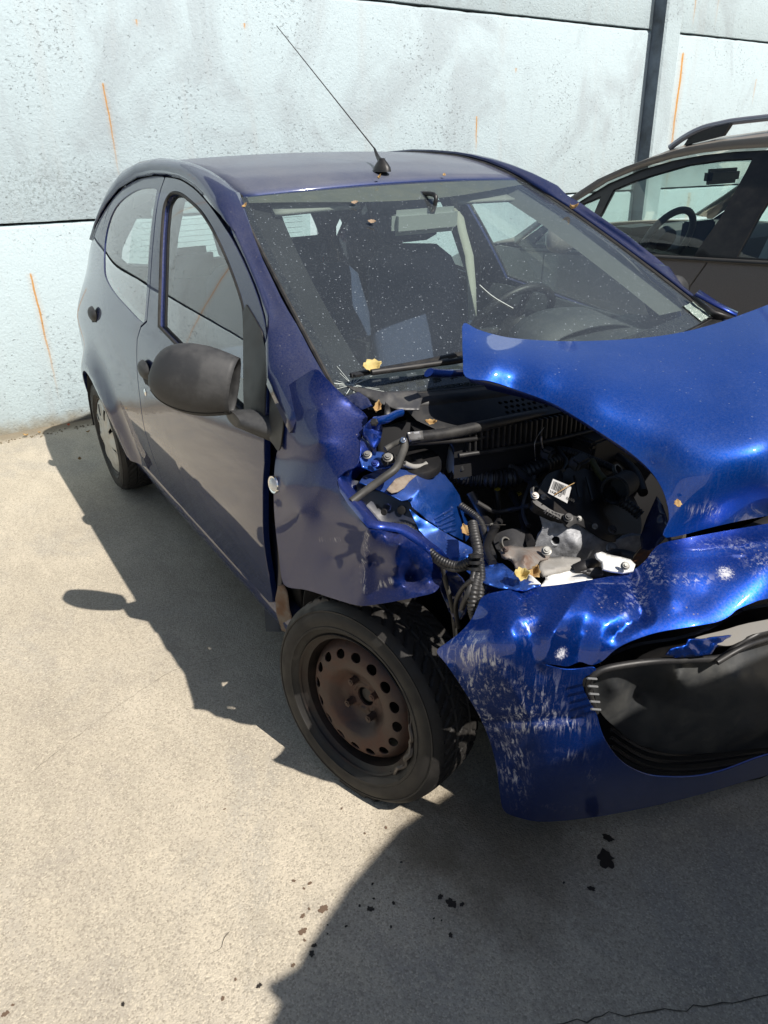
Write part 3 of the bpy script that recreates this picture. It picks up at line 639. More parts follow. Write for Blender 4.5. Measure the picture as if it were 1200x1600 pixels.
# tailgate
rows = []
for z in np.linspace(.24, 1.33, 34):
    W = S(-1.5, z)*.985 if z < 1.0 else S(-1.5+(z-1)*.5, z)*.95
    x0 = -1.465+max(0, z-.90)*.45 + (0 if z > .5 else -.03); rows.append([(x0-.05*(1-abs(u)**3), u*W, z) for u in np.linspace(-1, 1, 27)])
def tgf(y, z):
    W = S(-1.5, z)*.985 if z < 1.0 else S(-1.5+(z-1)*.5, z)*.95
    return (-1.465+max(0, z-.90)*.45-(0 if z > .5 else .02)-.05*(1-min(1, abs(y/W))**3), y, z)
zz = np.linspace(.24, 1.33, 14); Wf = lambda z: S(-1.5, z)*.985 if z < 1.0 else S(-1.5+(z-1)*.5, z)*.95
tg = sheet('tailgate', [(Wf(z), z) for z in zz]+[(-Wf(z), z) for z in zz[::-1]], tgf, SIDEP, car, .05, [smooth([(-.50, 1.03), (-.47, 1.20), (-.36, 1.285), (0, 1.30), (.36, 1.285), (.47, 1.20), (.50, 1.03), (0, 1.015)], 4)], .015, (-30, 0, .8))
grid('rear_window', [[(x+.01, y, z) for x, y, z in r[3:-3]] for r in rows[23:33]], SG, tg, ang=70)
for k in range(9):
    z = 1.05+k*.027; q = min(rows, key=lambda r: abs(r[0][2]-z)); tube('heater_wire', [(p[0]+.014, p[1], z) for p in q[4:-4:3]], .0010, BLK, tg, 4, sm=1)
for s in (-1, 1):
    box('tail_light', (-1.49, s*.58, .90), (.07, .07, .26), mat('red lens', (.35, .01, .01), .15, coat=.6), car, .03)
box('rear_bumper', (-1.47, 0, .33), (.14, 1.30, .26), SIDEP, car, .05)
# floor pan
box('floor_pan', (-.20, 0, .22), (2.45, 1.30, .06), VOID, car, 0)
grid('rear_floor', [[(-1.45, y, .62) for y in (-.6, .6)], [(-.75, y, .62) for y in (-.6, .6)], [(-.75, y, .25) for y in (-.6, .6)]], VOID, car, solid=.01)
# cabin furniture
def seat(x, y):
    st = grid('seat', [[(x+.28, y+u*.25, .50-.02*abs(u)) for u in np.linspace(-1, 1, 9)]]+[[(x+dx, y+u*w_, z+.03*abs(u)**3) for u in np.linspace(-1, 1, 9)] for dx, z, w_ in ((.26, .55, .25), (.1, .55, .26), (-.08, .53, .26))], SEATM, car, ang=60, solid=.10, flip=True)
    def lp(dx, z, w_, d): return [(x+dx+d*math.cos(a)+(.03*math.sin(a)**4), y+w_*math.copysign(abs(math.sin(a))**.7, math.sin(a)), z) for a in np.linspace(0, 2*PI, 20, endpoint=False)]
    grid('seat_back', [lp(-.10, .50, .22, .07), lp(-.13, .62, .25, .08), lp(-.17, .80, .25, .08), lp(-.22, .98, .23, .07), lp(-.26, 1.08, .20, .06), lp(-.28, 1.13, .14, .04), lp(-.285, 1.14, .02, .01)], SEATM, car, closed=True, ang=60, caps=True)
    grid('headrest', [lp(-.27, 1.15, .08, .03), lp(-.27, 1.17, .13, .05), lp(-.28, 1.24, .14, .055), lp(-.29, 1.31, .125, .05), lp(-.295, 1.345, .08, .03)], SEATM, car, closed=True, ang=60, caps=True)
seat(.02, -.34); seat(.02, .34)
def lpb(dx, z, w_, d): return [(-.98+dx+d*math.cos(a), w_*math.copysign(abs(math.sin(a))**.35, math.sin(a)), z) for a in np.linspace(0, 2*PI, 28, endpoint=False)]
grid('rear_bench', [lpb(.1, .45, .56, .1), lpb(.02, .7, .58, .08), lpb(-.06, .92, .56, .07), lpb(-.09, .98, .5, .03)], SEATM, car, closed=True, caps=True, ang=60)
for y in (-.3, .3): box('rear_headrest', (-1.08, y, 1.05), (.08, .22, .13), SEATM, car, .03)
rows = [[(x+.10*(1-(y/.7)**2), y, z) for y in np.linspace(-.69, .69, 19)] for x, z in ((.95, .925), (.85, .935), (.72, .945), (.62, .935), (.56, .90), (.52, .82), (.50, .65), (.55, .45))]
grid('dashboard', rows, DASH, car, ang=50, flip=True, solid=.01)
rows = [[(x, .34+.20*math.sin(a)*q, .93+h*math.cos(a)*1.0) for a in np.linspace(-PI/2, PI/2, 12)] for x, q, h in ((.80, 1., .05), (.66, 1., .085), (.60, .9, .075), (.58, .7, .03))]
grid('instrument_hood', rows, DASH, car, ang=60, solid=.006)
sw = Vector((.40, .34, .915)); ax = Vector((-.82, 0, .57)).normalized()
lathe('steering_wheel', [(.175+.015*math.cos(a), .015*math.sin(a)) for a in np.linspace(0, 2*PI, 10, endpoint=False)], BLK, car, 40, tuple(ax), tuple(sw), 70, True)
lathe('wheel_boss', [(0, .0), (.06, -.005), (.07, -.03), (.03, -.08)], BLK, car, 20, tuple(ax), tuple(sw))
for a in (0, PI, -PI/2): tube('wheel_spoke', [tuple(sw-ax*.02), tuple(sw+(Vector((0, 1, 0))*math.cos(a)+ax.cross(Vector((0, 1, 0)))*math.sin(a))*.172)], .014, BLK, car, 6)
mc = at(664, 345, x=.36); mcam = (Vector(CAM)-mc)
rm = box('rear_view_mirror', tuple(mc), (.035, .245, .075), mat('mirror back', (.30, .33, .31), .4), car, .02, (0, .1, -.05))
tube('mirror_stalk', [tuple(mc+Vector((.0, .02, .0))), tuple(mc+Vector((.03, .02, .07))), tuple(wsp(.06, .06, -.01))], .007, BLK, car, 8)
bp = [at(715, 325, x=-.28), at(722, 360, x=-.22), at(733, 400, x=-.15), at(737, 450, x=-.10), at(738, 500, x=-.05)]
grid('seat_belt', [[p-Vector((0, .022, 0)), p+Vector((.0, .022, 0))] for p in bp], mat('pale belt webbing', (.42, .42, .36), .9), car, solid=.002)
for s in (-1, 1):
    rows = [[wsp(s*(.34+.48*i/8), .015+.065*j/4, -.035-.004*math.sin(PI*j/4)) for j in range(5)] for i in range(9)]
    grid('sun_visor', rows, mat('visor vinyl', (.30, .31, .28), .8), car, solid=.012, ang=60)

# ================================================================== MIRRORS, HANDLES, AERIAL, WIPER
def mirror(s):
    root = None
    a = Vector((-.66, s*.75, .10)).normalized(); c = Vector((.668, s*.868, 1.000)); up = Vector((.0, 0, 1)); n = a.cross(up).normalized(); up = n.cross(a)*-1
    if up.z < 0: up = -up
    n = up.cross(a); n = n if n.y*s > 0 else -n
    rows = []
    for i in range(22):
        t = i/21; th = PI*.98*t; L = -.078+.218*(1-(1-t)**1.25); R = math.sqrt(max(0, 1-((t-.38)/.625)**2)) if t > .38 else .80+.20*math.sin(PI*.5*t/.38)
        row = []
        for k in range(28):
            q = 2*PI*k/28; hh = .090*R*math.sin(q); ww = .066*R*math.cos(q)*(1. if math.cos(q) > 0 else .45)
            row.append(c+a*(L-.01*math.sin(q))+up*(hh-.012*(1-t))+n*ww)
        rows.append(row)
    sh = grid('mirror_housing', rows, BLKM, car, closed=True, ang=60, solid=.004, flip=False)
    bm = bmesh.new(); bm.from_mesh(sh.data); bmesh.ops.recalc_face_normals(bm, faces=bm.faces); bm.to_mesh(sh.data); bm.free()
    # cap seam and the open, empty front with a dark pan inside
    ring = [p*1. for p in rows[1]]; ct = sum((Vector(p) for p in ring), Vector())/len(ring)
    grid('mirror_well', [[ct.lerp(Vector(p), k)+a*(.03*(1-k)+.006) for p in ring] for k in (1., .9, .6, .05)], VOID, sh, closed=True)
    tube('housing_seam', [tuple(Vector(r[24])+n*.0) for r in rows[1:20:2]], .0016, VOID, sh, 5, sm=2)
    # foot
    b0 = Vector((.70, s*.80, .885)); rows = []
    for t in (0, .25, .5, .75, 1.):
        p = Vector((.735, s*.835, .905)).lerp(Vector((.77, s*.765, .893)), t); w_ = .05+.045*t; h = .018+.02*t
        rows.append([p+Vector((w_*math.cos(q), 0, h*math.sin(q)-.01*t)) for q in np.linspace(0, 2*PI, 18, endpoint=False)])
    grid('mirror_foot', rows, BLKM, sh, closed=True, caps=True, ang=60)
mirror(-1)
# left mirror stands normally out
c = Vector((.62, .90, .98)); rows = []
for i in range(12):
    th = PI*i/11; rows.append([c+Vector((-.0+.05*math.sin(th)*math.cos(q), -.10*math.cos(th), .075*math.sin(th)**.7*math.sin(q))) for q in np.linspace(0, 2*PI, 18, endpoint=False)])
grid('mirror_housing', rows, BLKM, car, closed=True, ang=60)
def sidepatch(name, px, r, m, parent, depthf, seg=26, rr=7):
    x0, z0 = onside(*px) if isinstance(px[0], int) else px
    rows = []
    for i in range(rr):
        k = (i+.001)/(rr-1); rows.append([(x0+r[0]*k*math.cos(q)+r[2]*k*math.sin(q), -(S(x0, z0)+depthf(k, q)), z0+r[1]*k*math.sin(q)) for q in np.linspace(0, 2*PI, seg, endpoint=False)])
    return grid(name, rows, m, parent, closed=True, ang=60, flip=True)
doorR = [o for o in car.children if o.name.startswith('front_door')][0]; rdoorR = [o for o in car.children if o.name.startswith('rear_door')][0]
for px, par, sc_ in (((229, 577), doorR, 1.), ((148, 490), rdoorR, .95)):
    x0, z0 = onside(*px)
    sidepatch('handle_recess', (x0-.005, z0-.028), (.058*sc_, .042*sc_, 0), VOID, par, lambda k, q: .0015)
    sidepatch('door_handle', (x0, z0), (.060*sc_, .036*sc_, .01), BLKM, par, lambda k, q: .006+.020*math.sqrt(max(0, 1-k*k)))
x0, z0 = onside(227, 613); sidepatch('door_lock', (x0, z0), (.012, .014, 0), CHROME, doorR, lambda k, q: .001+.003*(1-k**4), 18, 5)
# aerial
ab = at(597, 262, z=1.437); tip = at(432, 40, y=.02)
rows = [[ab+Vector((dx*math.cos(q)*1.0, wy*math.sin(q), h)) for q in np.linspace(0, 2*PI, 16, endpoint=False)] for dx, wy, h in ((.040, .024, -.012), (.038, .022, .0), (.028, .016, .012), (.016, .010, .022), (.010, .009, .028))]
an = grid('aerial_base', rows, BLK, car, closed=True, caps=True, ang=50)
d0 = (Vector((tip.x, tip.y, tip.z))-ab); st = at(585, 232, y=.01); tip = at(432, 40, x=st.x-.14)
tube('aerial_collar', [tuple(ab+Vector((0, 0, .015))), tuple(ab.lerp(st, .55)), tuple(st)], lambda t: .010-.0065*t, BLK, an, 8, sm=3)
tube('aerial_rod', [tuple(st), tuple(st.lerp(tip, .5)), tuple(tip)], lambda t: .0022-.0010*t, BLK, an, 6, sm=3)
# wiper
wv = lambda px, py, off=.0: None
def onws(px, py, off=.012):
    d = ray(px, py); best = None
    a = Vector((.258, 0, 1.393)); b = Vector((1.055, 0, .955)); n = Vector((b-a).cross(Vector((0, 1, 0)))).normalized(); n = n if n.z > 0 else -n
    o = a+n*(off+.012); t = (o-Vector(CAM)).dot(n)/Vector(d).dot(n); return Vector(CAM)+Vector(d)*t
wp_ = tube('wiper_blade', [tuple(onws(*q)) for q in ((548, 587), (600, 577), (660, 566), (726, 552), (790, 541))], .0065, BLK, car, 6)
tube('wiper_arm', [tuple(onws(*q, .030)) for q in ((580, 582), (640, 574), (700, 566), (770, 560))]+[(1.09, .10, .96)], .0075, BLK, car, 8)
for k in range(9):
    p = onws(560+k*27, 586-k*4.6, .018); box('blade_claw', tuple(p), (.012, .022, .006), BLK, wp_, .001)

# ================================================================== WHEELS
def tyre_tread(t, h, w_):
    """groove depth at angle t and place h across (0..1)"""
    d = 0
    for g in (.30, .70): d = max(d, 1-min(1, abs(h-g)/.030))
    k = .9*math.sin(PI*h)*.18
    for side_ in (0, 1):
        hh = h if side_ == 0 else 1-h
        if hh < .27 or .33 < hh < .5:
            ph = (t*.279/.036+(hh*3.2 if hh < .3 else hh*5)+side_*.5) % 1
            if hh < .29: d = max(d, 1-min(1, abs(ph-.5)/.13)) if hh > .02 else max(d, .6*(1-min(1, abs(ph-.5)/.13)))
            else: d = max(d, .8*(1-min(1, abs(ph-.5)/.09)))
    return min(1, d*1.7)
def wheel(cx, axis, fl, cap, part_prefix=None):
    C = Vector(cx); ax = Vector(axis).normalized(); A = ax.cross(Vector((0, 0, 1))).normalized(); B = A.cross(ax)*-1
    B = B if B.z > 0 else -B
    wobj = bpy.data.objects.new('wheel', None); COL.objects.link(wobj); wobj.parent = car
    prof = [(.183, -.005), (.190, .002), (.197, .008), (.205, .0135), (.206, .0155), (.212, .0160), (.213, .0145), (.225, .0165), (.238, .0150), (.248, .0110), (.2485, .0125), (.252, .0125), (.2525, .0100), (.258, .0055), (.264, -.001), (.269, -.008)]
    nT = 34; tread = [(.2745-.0045*abs(2*k/(nT-1)-1)**3, -.012-.131*k/(nT-1), k/(nT-1)) for k in range(nT)]
    inner = [(.262, -.152), (.240, -.168), (.205, -.165), (.183, -.150)]
    seg = 400; V = []; F = []; n = len(prof)+nT+len(inner)
    for k in range(seg):
        t = 2*PI*k/seg; e = A*math.cos(t)+B*math.sin(t)
        L = [(r, h) for r, h in prof]+[(r-.0055*tyre_tread(t, w_, 0), h) for r, h, w_ in tread]+inner
        if fl:
            for j in range(4): L[j] = (L[j][0], L[j][1]+.004*math.sin(5*t)*math.exp(-((t-3.6)/.8)**2))
        for r, h in L:
            p = C+e*r+ax*h
            if p.z < .012: p.z = .0015+.3*max(0, p.z); p += ax*(.006 if h > -.07 else -.006)
            V.append(p)
    for k in range(seg):
        for j in range(n-1): F.append((k*n+j, k*n+j+1, ((k+1) % seg)*n+j+1, ((k+1) % seg)*n+j))
    ty = mesh('tyre', V, F, RUB, wobj, 32, weld=True)
    bent = (lambda t, j: (.006*math.exp(-((((t-.12*PI) % (2*PI))-PI)/.42)**2)*math.sin(9*t)) if j >= 6 else 0) if fl else None
    lathe('rim', [(.180, -.160), (.186, -.158), (.170, -.145), (.152, -.105), (.158, -.06), (.163, -.038), (.168, -.022), (.171, -.010), (.177, -.006), (.184, -.001), (.189, .004), (.187, .0065), (.183, .003)], mat('dirty black rim', (.016, .014, .013), .42, metal=.4, grime=.7, gcol=(.05, .030, .022), gscale=16), wobj, 96, tuple(ax), tuple(C), 40, disp=bent)
    def hd(r): return pchip([0, .028, .034, .040, .062, .080, .096, .118, .136, .150, .164], [-.044, -.044, -.038, -.042, -.036, -.018, -.006, -.004, -.008, -.018, -.040], r)
    if not cap:
        holes = []
        for k in range(16):
            t = 2*PI*k/16; holes.append([(math.cos(t)*(.132+.0125*math.cos(q))-math.sin(t)*.0155*math.sin(q), math.sin(t)*(.132+.0125*math.cos(q))+math.cos(t)*.0155*math.sin(q)) for q in np.linspace(0, 2*PI, 14, endpoint=False)])
        holes.append([(.026*math.cos(q), .026*math.sin(q)) for q in np.linspace(0, 2*PI, 20, endpoint=False)])
        out = [(.162*math.cos(q), .162*math.sin(q)) for q in np.linspace(0, 2*PI, 80, endpoint=False)]
        dsk = sheet('wheel_disc', out, lambda a, b: C+A*a+B*b+ax*(hd(math.hypot(a, b))+.003*math.cos(4*math.atan2(b, a))*math.exp(-((math.hypot(a, b)-.06)/.02)**2)), RUSTS, wobj, .009, holes, .004, tuple(C+ax*3), 50)
        lathe('brake_drum', [(0, -.066), (.13, -.066), (.135, -.10)], VOID, wobj, 32, tuple(ax), tuple(C))
        lathe('hub', [(.0, -.050), (.018, -.052), (.021, -.056), (.021, -.066)], DARK, wobj, 24, tuple(ax), tuple(C))
        lathe('hub_ring', [(.026, -.050), (.033, -.042), (.035, -.048)], RUSTS, wobj, 24, tuple(ax), tuple(C))
        for k in range(4):
            t = PI*.30+PI/2*k; p = C+(A*math.cos(t)+B*math.sin(t))*.050
            lathe('wheel_bolt', [(0, -.018), (.0045, -.018), (.0055, -.020), (.0095, -.020), (.0098, -.036), (.013, -.044)], RUSTS, wobj, 6, tuple(ax), tuple(p), 30)
        p = at(612, 1146, x=(C+ax*.0).x+.03)
        q = C+(Vector(p)-C).normalized()*.135+ax*-.012
        box('balance_weight', tuple(q), (.042, .012, .016), mat('zinc', (.55, .56, .57), .35, metal=.8), wobj, .003, (0, -.35, .25))
        pts = [C+(A*math.cos(t)+B*math.sin(t))*(.186+.004*math.sin(23*t))+ax*(.004+.004*math.sin(17*t)) for t in np.linspace(PI-.35, PI+.85, 16)]
        if (pts[0]-Vector(CAM)).length: tube('torn_bead', [tuple(p_) for p_ in pts], lambda t: .0025+.0042*math.sin(PI*t), mat('torn rubber', (.10, .082, .066), .7), ty, 6, sm=3)
    else:
        def hc(r, t): return pchip([0, .03, .06, .12, .165, .180, .184], [.020, .019, .014, .012, .006, -.002, -.006], r)
        holes = []
        for k in range(9):
            for dr in (0,):
                t = 2*PI*k/9+.2; pts = [(.088, -.022), (.150, -.060), (.166, -.045), (.168, .03), (.158, .045), (.10, -.006)]
                pts = [(.100, -.030), (.158, -.052), (.160, -.036), (.105, -.020)]
                holes.append([(r*math.cos(t+d/r*1.2), r*math.sin(t+d/r*1.2)) for r, d in resample(pts, .012)])
        out = [(.184*math.cos(q), .184*math.sin(q)) for q in np.linspace(0, 2*PI, 90, endpoint=False)]
        capm = mat('silver wheel trim', (.46, .455, .42), .42, metal=.25, grime=.5, gcol=(.33, .29, .22), gscale=16)
        def hm(a, b):
            r = math.hypot(a, b); t = math.atan2(b, a); return C+A*a+B*b+ax*(hc(r, t)+.004*math.cos(9*t+.6+r*10)*min(1, max(0, (r-.05)/.05))*max(0, min(1, (.175-r)/.02)))
        sheet('hubcap', out, hm, capm, wobj, .010, holes, .003, tuple(C+ax*3), 50)
        lathe('brake_drum', [(0, -.05), (.14, -.05), (.15, -.10)], VOID, wobj, 32, tuple(ax), tuple(C))
    return wobj
wf = wheel((1.154, -.77, .271), (.311, -1, .077), True, False)
wr = wheel((-1.175, -.791, .281), (0, -1, 0), False, True)
for x, y in ((1.17, .77), (-1.175, .79)):
    r2 = wr.copy(); COL.objects.link(r2); r2.parent = car; r2.rotation_euler = (0, 0, PI); r2.location = (x-1.175 if x < 0 else x-1.175, y-.791, 0) if True else 0
    for ch in wr.children: c2 = ch.copy(); COL.objects.link(c2); c2.parent = r2

# ================================================================== THE BROKEN FRONT
def crease(x, y, x1, y1, x2, y2, w_, a):
    t = max(0, min(1, ((x-x1)*(x2-x1)+(y-y1)*(y2-y1))/((x2-x1)**2+(y2-y1)**2))); q = math.hypot(x-x1-t*(x2-x1), y-y1-t*(y2-y1))
    return a*(math.sqrt(max(0, 1-q/w_)+.02)-.1414 if False else max(0, 1-q/w_)**1.25)
fender = formed('front_wing', [(493, 577), (508, 590), (528, 610), (550, 630), (573, 651), (567, 668), (562, 690), (562, 712), (556, 728), (538, 737), (527, 750), (531, 768), (545, 790), (560, 808), (575, 826), (600, 829), (620, 832), (642, 845), (666, 862), (682, 882), (690, 905), (680, 924), (655, 932), (625, 938), (590, 944), (560, 946), (520, 935), (480, 922), (449, 917), (440, 903), (436, 870), (431, 830), (428, 790), (428, 750), (431, 715), (438, 690), (443, 660), (443, 635), (440, 618), (450, 603), (470, 589)],
    [(493, 577, 'y', -.712), (455, 600, 'y', -.742), (441, 640, 'y', -.768), (528, 610, 'y', -.69), (550, 630, 'y', -.672), (573, 651, 'y', -.655), (562, 690, 'y', -.70), (556, 728, 'y', -.735), (527, 750, 'y', -.775), (531, 768, 'y', -.785), (560, 808, 'y', -.805), (576, 827, 'y', -.815), (431, 715, 'y', -.775), (446, 760, 'y', -.805), (428, 790, 'y', -.785), (436, 870, 'y', -.785), (448, 916, 'y', -.782), (520, 935, 'y', -.795), (560, 946, 'y', -.80), (500, 800, 'y', -.79), (470, 800, 'y', -.812), (500, 690, 'y', -.775), (500, 640, 'y', -.745), (520, 870, 'y', -.775), (610, 940, 'y', -.765), (640, 930, 'y', -.74), (617, 832, 'y', -.76), (642, 845, 'y', -.735), (666, 862, 'y', -.70), (690, 905, 'y', -.66), (680, 924, 'y', -.70), (655, 890, 'y', -.725), (620, 885, 'y', -.775), (585, 880, 'y', -.772), (572, 870, 'y', -.80), (570, 920, 'y', -.79), (545, 850, 'y', -.79), (625, 850, 'y', -.785), (640, 900, 'y', -.715)],
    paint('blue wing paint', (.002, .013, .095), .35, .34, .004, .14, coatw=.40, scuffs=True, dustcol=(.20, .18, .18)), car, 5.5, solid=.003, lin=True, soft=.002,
    dent=lambda x, y: .0018*noise.noise(Vector((x/70, y/70, 1)))+.003*max(0, (x-570)/120)*noise.noise(Vector((x/26, y/26, 4)))+crease(x, y, 575, 826, 568, 930, 16, -.010)+crease(x, y, 620, 832, 652, 905, 22, .012)+crease(x, y, 642, 845, 690, 905, 14, -.009)+crease(x, y, 575, 870, 545, 905, 16, .005)+crease(x, y, 600, 905, 655, 925, 12, -.006)+crease(x, y, 448, 905, 500, 760, 22, -.004)+crease(x, y, 500, 760, 535, 770, 14, -.003),
    attr=lambda x, y: (.9 if (abs(x-(566+.10*(y-830)+6*math.sin(y/25))) < 4 and 830 < y < 925) else 0)+(.9 if abs(y-(916-.4*(x-590))) < 5 and 588 < x < 612 else 0)+(.8 if abs(y-(845-.10*(x-500))) < 2 and 497 < x < 532 else 0), ang=60)
edge = [(562, 690), (562, 712), (556, 728), (538, 737), (527, 750), (531, 768), (545, 790), (560, 808), (575, 826), (600, 829), (620, 832), (642, 845), (666, 862), (682, 882)]
Fd = {(562, 690): -.70, (562, 712): -.72, (556, 728): -.735, (538, 737): -.755, (527, 750): -.775, (531, 768): -.785, (545, 790): -.797, (560, 808): -.805, (575, 826): -.815, (600, 829): -.785, (620, 832): -.757, (642, 845): -.735, (666, 862): -.70, (682, 882): -.68}
rows = []
for q in edge:
    p = at(*q, y=Fd[q]); rows.append([p, p+Vector((-.012, .014, .006)), p+Vector((-.02, .035, -.004)), p+Vector((-.018, .05, -.02))])
grid('folded_edge', [r for r in rows], BLUE, fender, ang=60, solid=.002)
# torn pieces of the wing front, crumpled toward the wheel arch
def crumple(name, outline, ctrl, m, parent, amp=.008, sc_=18, seed=0, step=6, solid=.0025, attr=None):
    return formed(name, outline, ctrl, m, parent, step, (), solid, True, .001, dent=lambda x, y: amp*noise.noise(Vector((x/sc_, y/sc_, seed)))+amp*.5*abs(noise.noise(Vector((x/sc_*2, y/sc_*2, seed+3)))), attr=attr, ang=25, round_=False, nrm=False)
crumple('torn_wing_flap', [(672, 872), (700, 885), (722, 905), (735, 930), (728, 960), (712, 975), (700, 950), (690, 925), (682, 905)], [(672, 872, 'x', 1.36), (722, 905, 'x', 1.40), (712, 975, 'x', 1.38), (682, 905, 'x', 1.37), (700, 920, 'x', 1.33)], SIDEP, car, .012, 16, 2)
TRI = formed('pillar_cover', [(420, 560), (424, 580), (432, 605), (440, 635), (442, 660), (438, 695), (434, 704), (428, 696), (420, 681), (421, 640)], [(420, 560, 'y', -.737), (440, 640, 'y', -.772), (438, 695, 'y', -.785), (420, 681, 'y', -.785), (421, 620, 'y', -.76)], BLK, car, 6, solid=.004)
# side repeater lamp
p = at(428, 757, y=-.800)
lathe('side_repeater', [(0, .010), (.008, .009), (.014, .006), (.018, 0)], mat('clear lens', (.75, .74, .70), .08, spec=.9, coat=.6), fender, 24, (0.1, -1, .1), tuple(p)).scale = (1, 1, 1)
lathe('repeater_bezel', [(.017, .003), (.0215, .004), (.023, 0)], CHROME, fender, 28, (0.1, -1, .1), tuple(p))
# door edge and hinge post seen in the gap
grid('hinge_post', [[at(x0, y, y=-.74), at(x1, y, y=-.735)] for x0, x1, y in ((415, 440, 690), (405, 440, 760), (408, 438, 850), (415, 446, 915), (420, 452, 985))], mat('dark primer', (.010, .014, .035), .3, coat=.5), car, solid=.01)
crumple('wing_bracket', [(434, 916), (443, 913), (449, 925), (452, 950), (458, 975), (450, 990), (440, 985), (432, 960), (430, 935)], [(434, 916, 'y', -.765), (449, 925, 'y', -.75), (458, 975, 'y', -.75), (432, 960, 'y', -.77), (450, 990, 'y', -.755)], mat('rusty bracket', (.16, .14, .12), .6, metal=.5, grime=.9, gcol=(.2, .10, .05)), car, .006, 10, 5, 4)
# arch liner in front of door, and wheelhouse
rows = [[(1.16+.33*math.cos(a), y, .30+.33*math.sin(a)) for y in (-.74, -.55, -.38)] for a in np.linspace(1.55, PI+.15, 12)]
grid('arch_liner', rows, mat('arch liner felt', (.010, .010, .011), .9, bumps=.5, bscale=90, bdist=.004), car, solid=.004, flip=True)

bumper_out = [(683, 1018), (699, 1004), (722, 985), (738, 965), (746, 948), (756, 931), (790, 922), (830, 918), (870, 914), (910, 908), (950, 901), (985, 893), (1008, 876), (1020, 860), (1034, 849), (1070, 841), (1130, 830), (1200, 818), (1300, 800), (1430, 786), (1440, 1000), (1430, 1165), (1300, 1190), (1200, 1211), (1100, 1240), (1000, 1264), (920, 1278), (850, 1284), (812, 1278), (788, 1267), (781, 1240), (776, 1200), (766, 1160), (752, 1125), (735, 1095), (714, 1062), (696, 1036)]
bumper_hole = [(846, 1037), (868, 1039), (888, 1041), (906, 1034), (924, 1039), (941, 1033), (960, 1016), (983, 1003), (1027, 988), (1092, 977), (1122, 971), (1140, 962), (1152, 952), (1175, 942), (1200, 935), (1300, 918), (1425, 905), (1425, 1140), (1300, 1160), (1200, 1180), (1135, 1203), (1092, 1213), (1048, 1215), (1015, 1212), (985, 1200), (962, 1181), (942, 1150), (931, 1115), (922, 1099), (911, 1076), (912, 1060), (930, 1050), (926, 1043), (900, 1046), (880, 1046), (862, 1042)]
def bdent(x, y):
    d = .0014*noise.noise(Vector((x/90, y/90, 7)))
    ln = lambda *a: crease(x, y, *a)
    d += ln(912, 918, 866, 985, 30, -.011)+ln(866, 985, 852, 1032, 24, -.010)+ln(826, 985, 840, 1050, 26, .012)+ln(912, 985, 902, 1022, 30, .009)
    d += ln(985, 903, 1004, 960, 22, .012)+ln(1004, 960, 960, 992, 20, .008)+ln(1030, 870, 1048, 935, 26, -.004)+ln(820, 925, 812, 975, 20, .004)
    d += ln(760, 1130, 905, 1120, 14, .009)+ln(775, 1145, 812, 1215, 18, .008)+ln(812, 1215, 822, 1275, 12, .005)+ln(845, 1135, 800, 1195, 12, -.004)+ln(700, 1020, 760, 1125, 26, .005)+ln(1050, 862, 1200, 845, 16, -.004)
    d += ln(900, 1130, 925, 1230, 10, .003)+ln(790, 1060, 830, 1128, 14, -.005)
    return d
def bscuff(x, y):
    def g(cx, cy, rx, ry, a=1.): return a*math.exp(-(((x-cx)/rx)**2+((y-cy)/ry)**2)**1.6)
    return min(1, g(735, 1045, 42, 50, 1.)+g(775, 1085, 40, 55, 1.)+g(800, 1130, 60, 20, 1.2)+g(840, 1090, 45, 40, .7)+g(870, 1130, 50, 16, .9)+g(795, 1180, 22, 50, .95)+g(815, 1220, 14, 40, .5)+g(825, 960, 12, 45, .30)+g(985, 935, 30, 30, .42)
        +g(1020, 880, 20, 22, .6)+g(950, 925, 20, 20, .4)+g(870, 1180, 50, 10, .55)+g(1060, 905, 60, 8, .35)+g(1150, 850, 60, 10, .4)+g(925, 1215, 8, 22, .5)+g(850, 1262, 50, 5, .35)+g(1190, 880, 30, 16, .5)+.02)
bumper = formed('front_bumper', bumper_out,
    [(683, 1018, 'x', 1.49), (738, 965, 'x', 1.51), (756, 931, 'x', 1.51), (830, 918, 'x', 1.545), (910, 908, 'x', 1.58), (985, 893, 'x', 1.605), (1034, 849, 'x', 1.615), (1130, 830, 'x', 1.665), (1200, 818, 'x', 1.70), (1430, 786, 'x', 1.74),
     (760, 1000, 'x', 1.575), (800, 980, 'x', 1.60), (720, 1050, 'x', 1.525), (755, 1130, 'x', 1.515), (770, 1180, 'x', 1.50), (787, 1267, 'x', 1.50), (850, 1284, 'x', 1.575), (920, 1278, 'x', 1.63), (1000, 1264, 'x', 1.685), (1100, 1240, 'x', 1.74), (1200, 1211, 'x', 1.775), (1430, 1165, 'x', 1.83),
     (800, 1060, 'x', 1.61), (845, 1100, 'x', 1.635), (850, 1200, 'x', 1.63), (905, 1060, 'x', 1.675), (905, 1130, 'x', 1.675), (940, 1210, 'x', 1.70), (900, 960, 'x', 1.635), (960, 950, 'x', 1.66), (1050, 900, 'x', 1.68), (1100, 930, 'x', 1.735), (1200, 880, 'x', 1.765), (960, 1010, 'x', 1.70), (1090, 975, 'x', 1.765), (1200, 933, 'x', 1.80), (1425, 905, 'x', 1.84), (1050, 1220, 'x', 1.745), (1200, 1185, 'x', 1.80), (1425, 1145, 'x', 1.86), (820, 1140, 'x', 1.605)],
    BUMP, car, 7, [bumper_hole], .004, False, .0018, bdent, bscuff, 60)
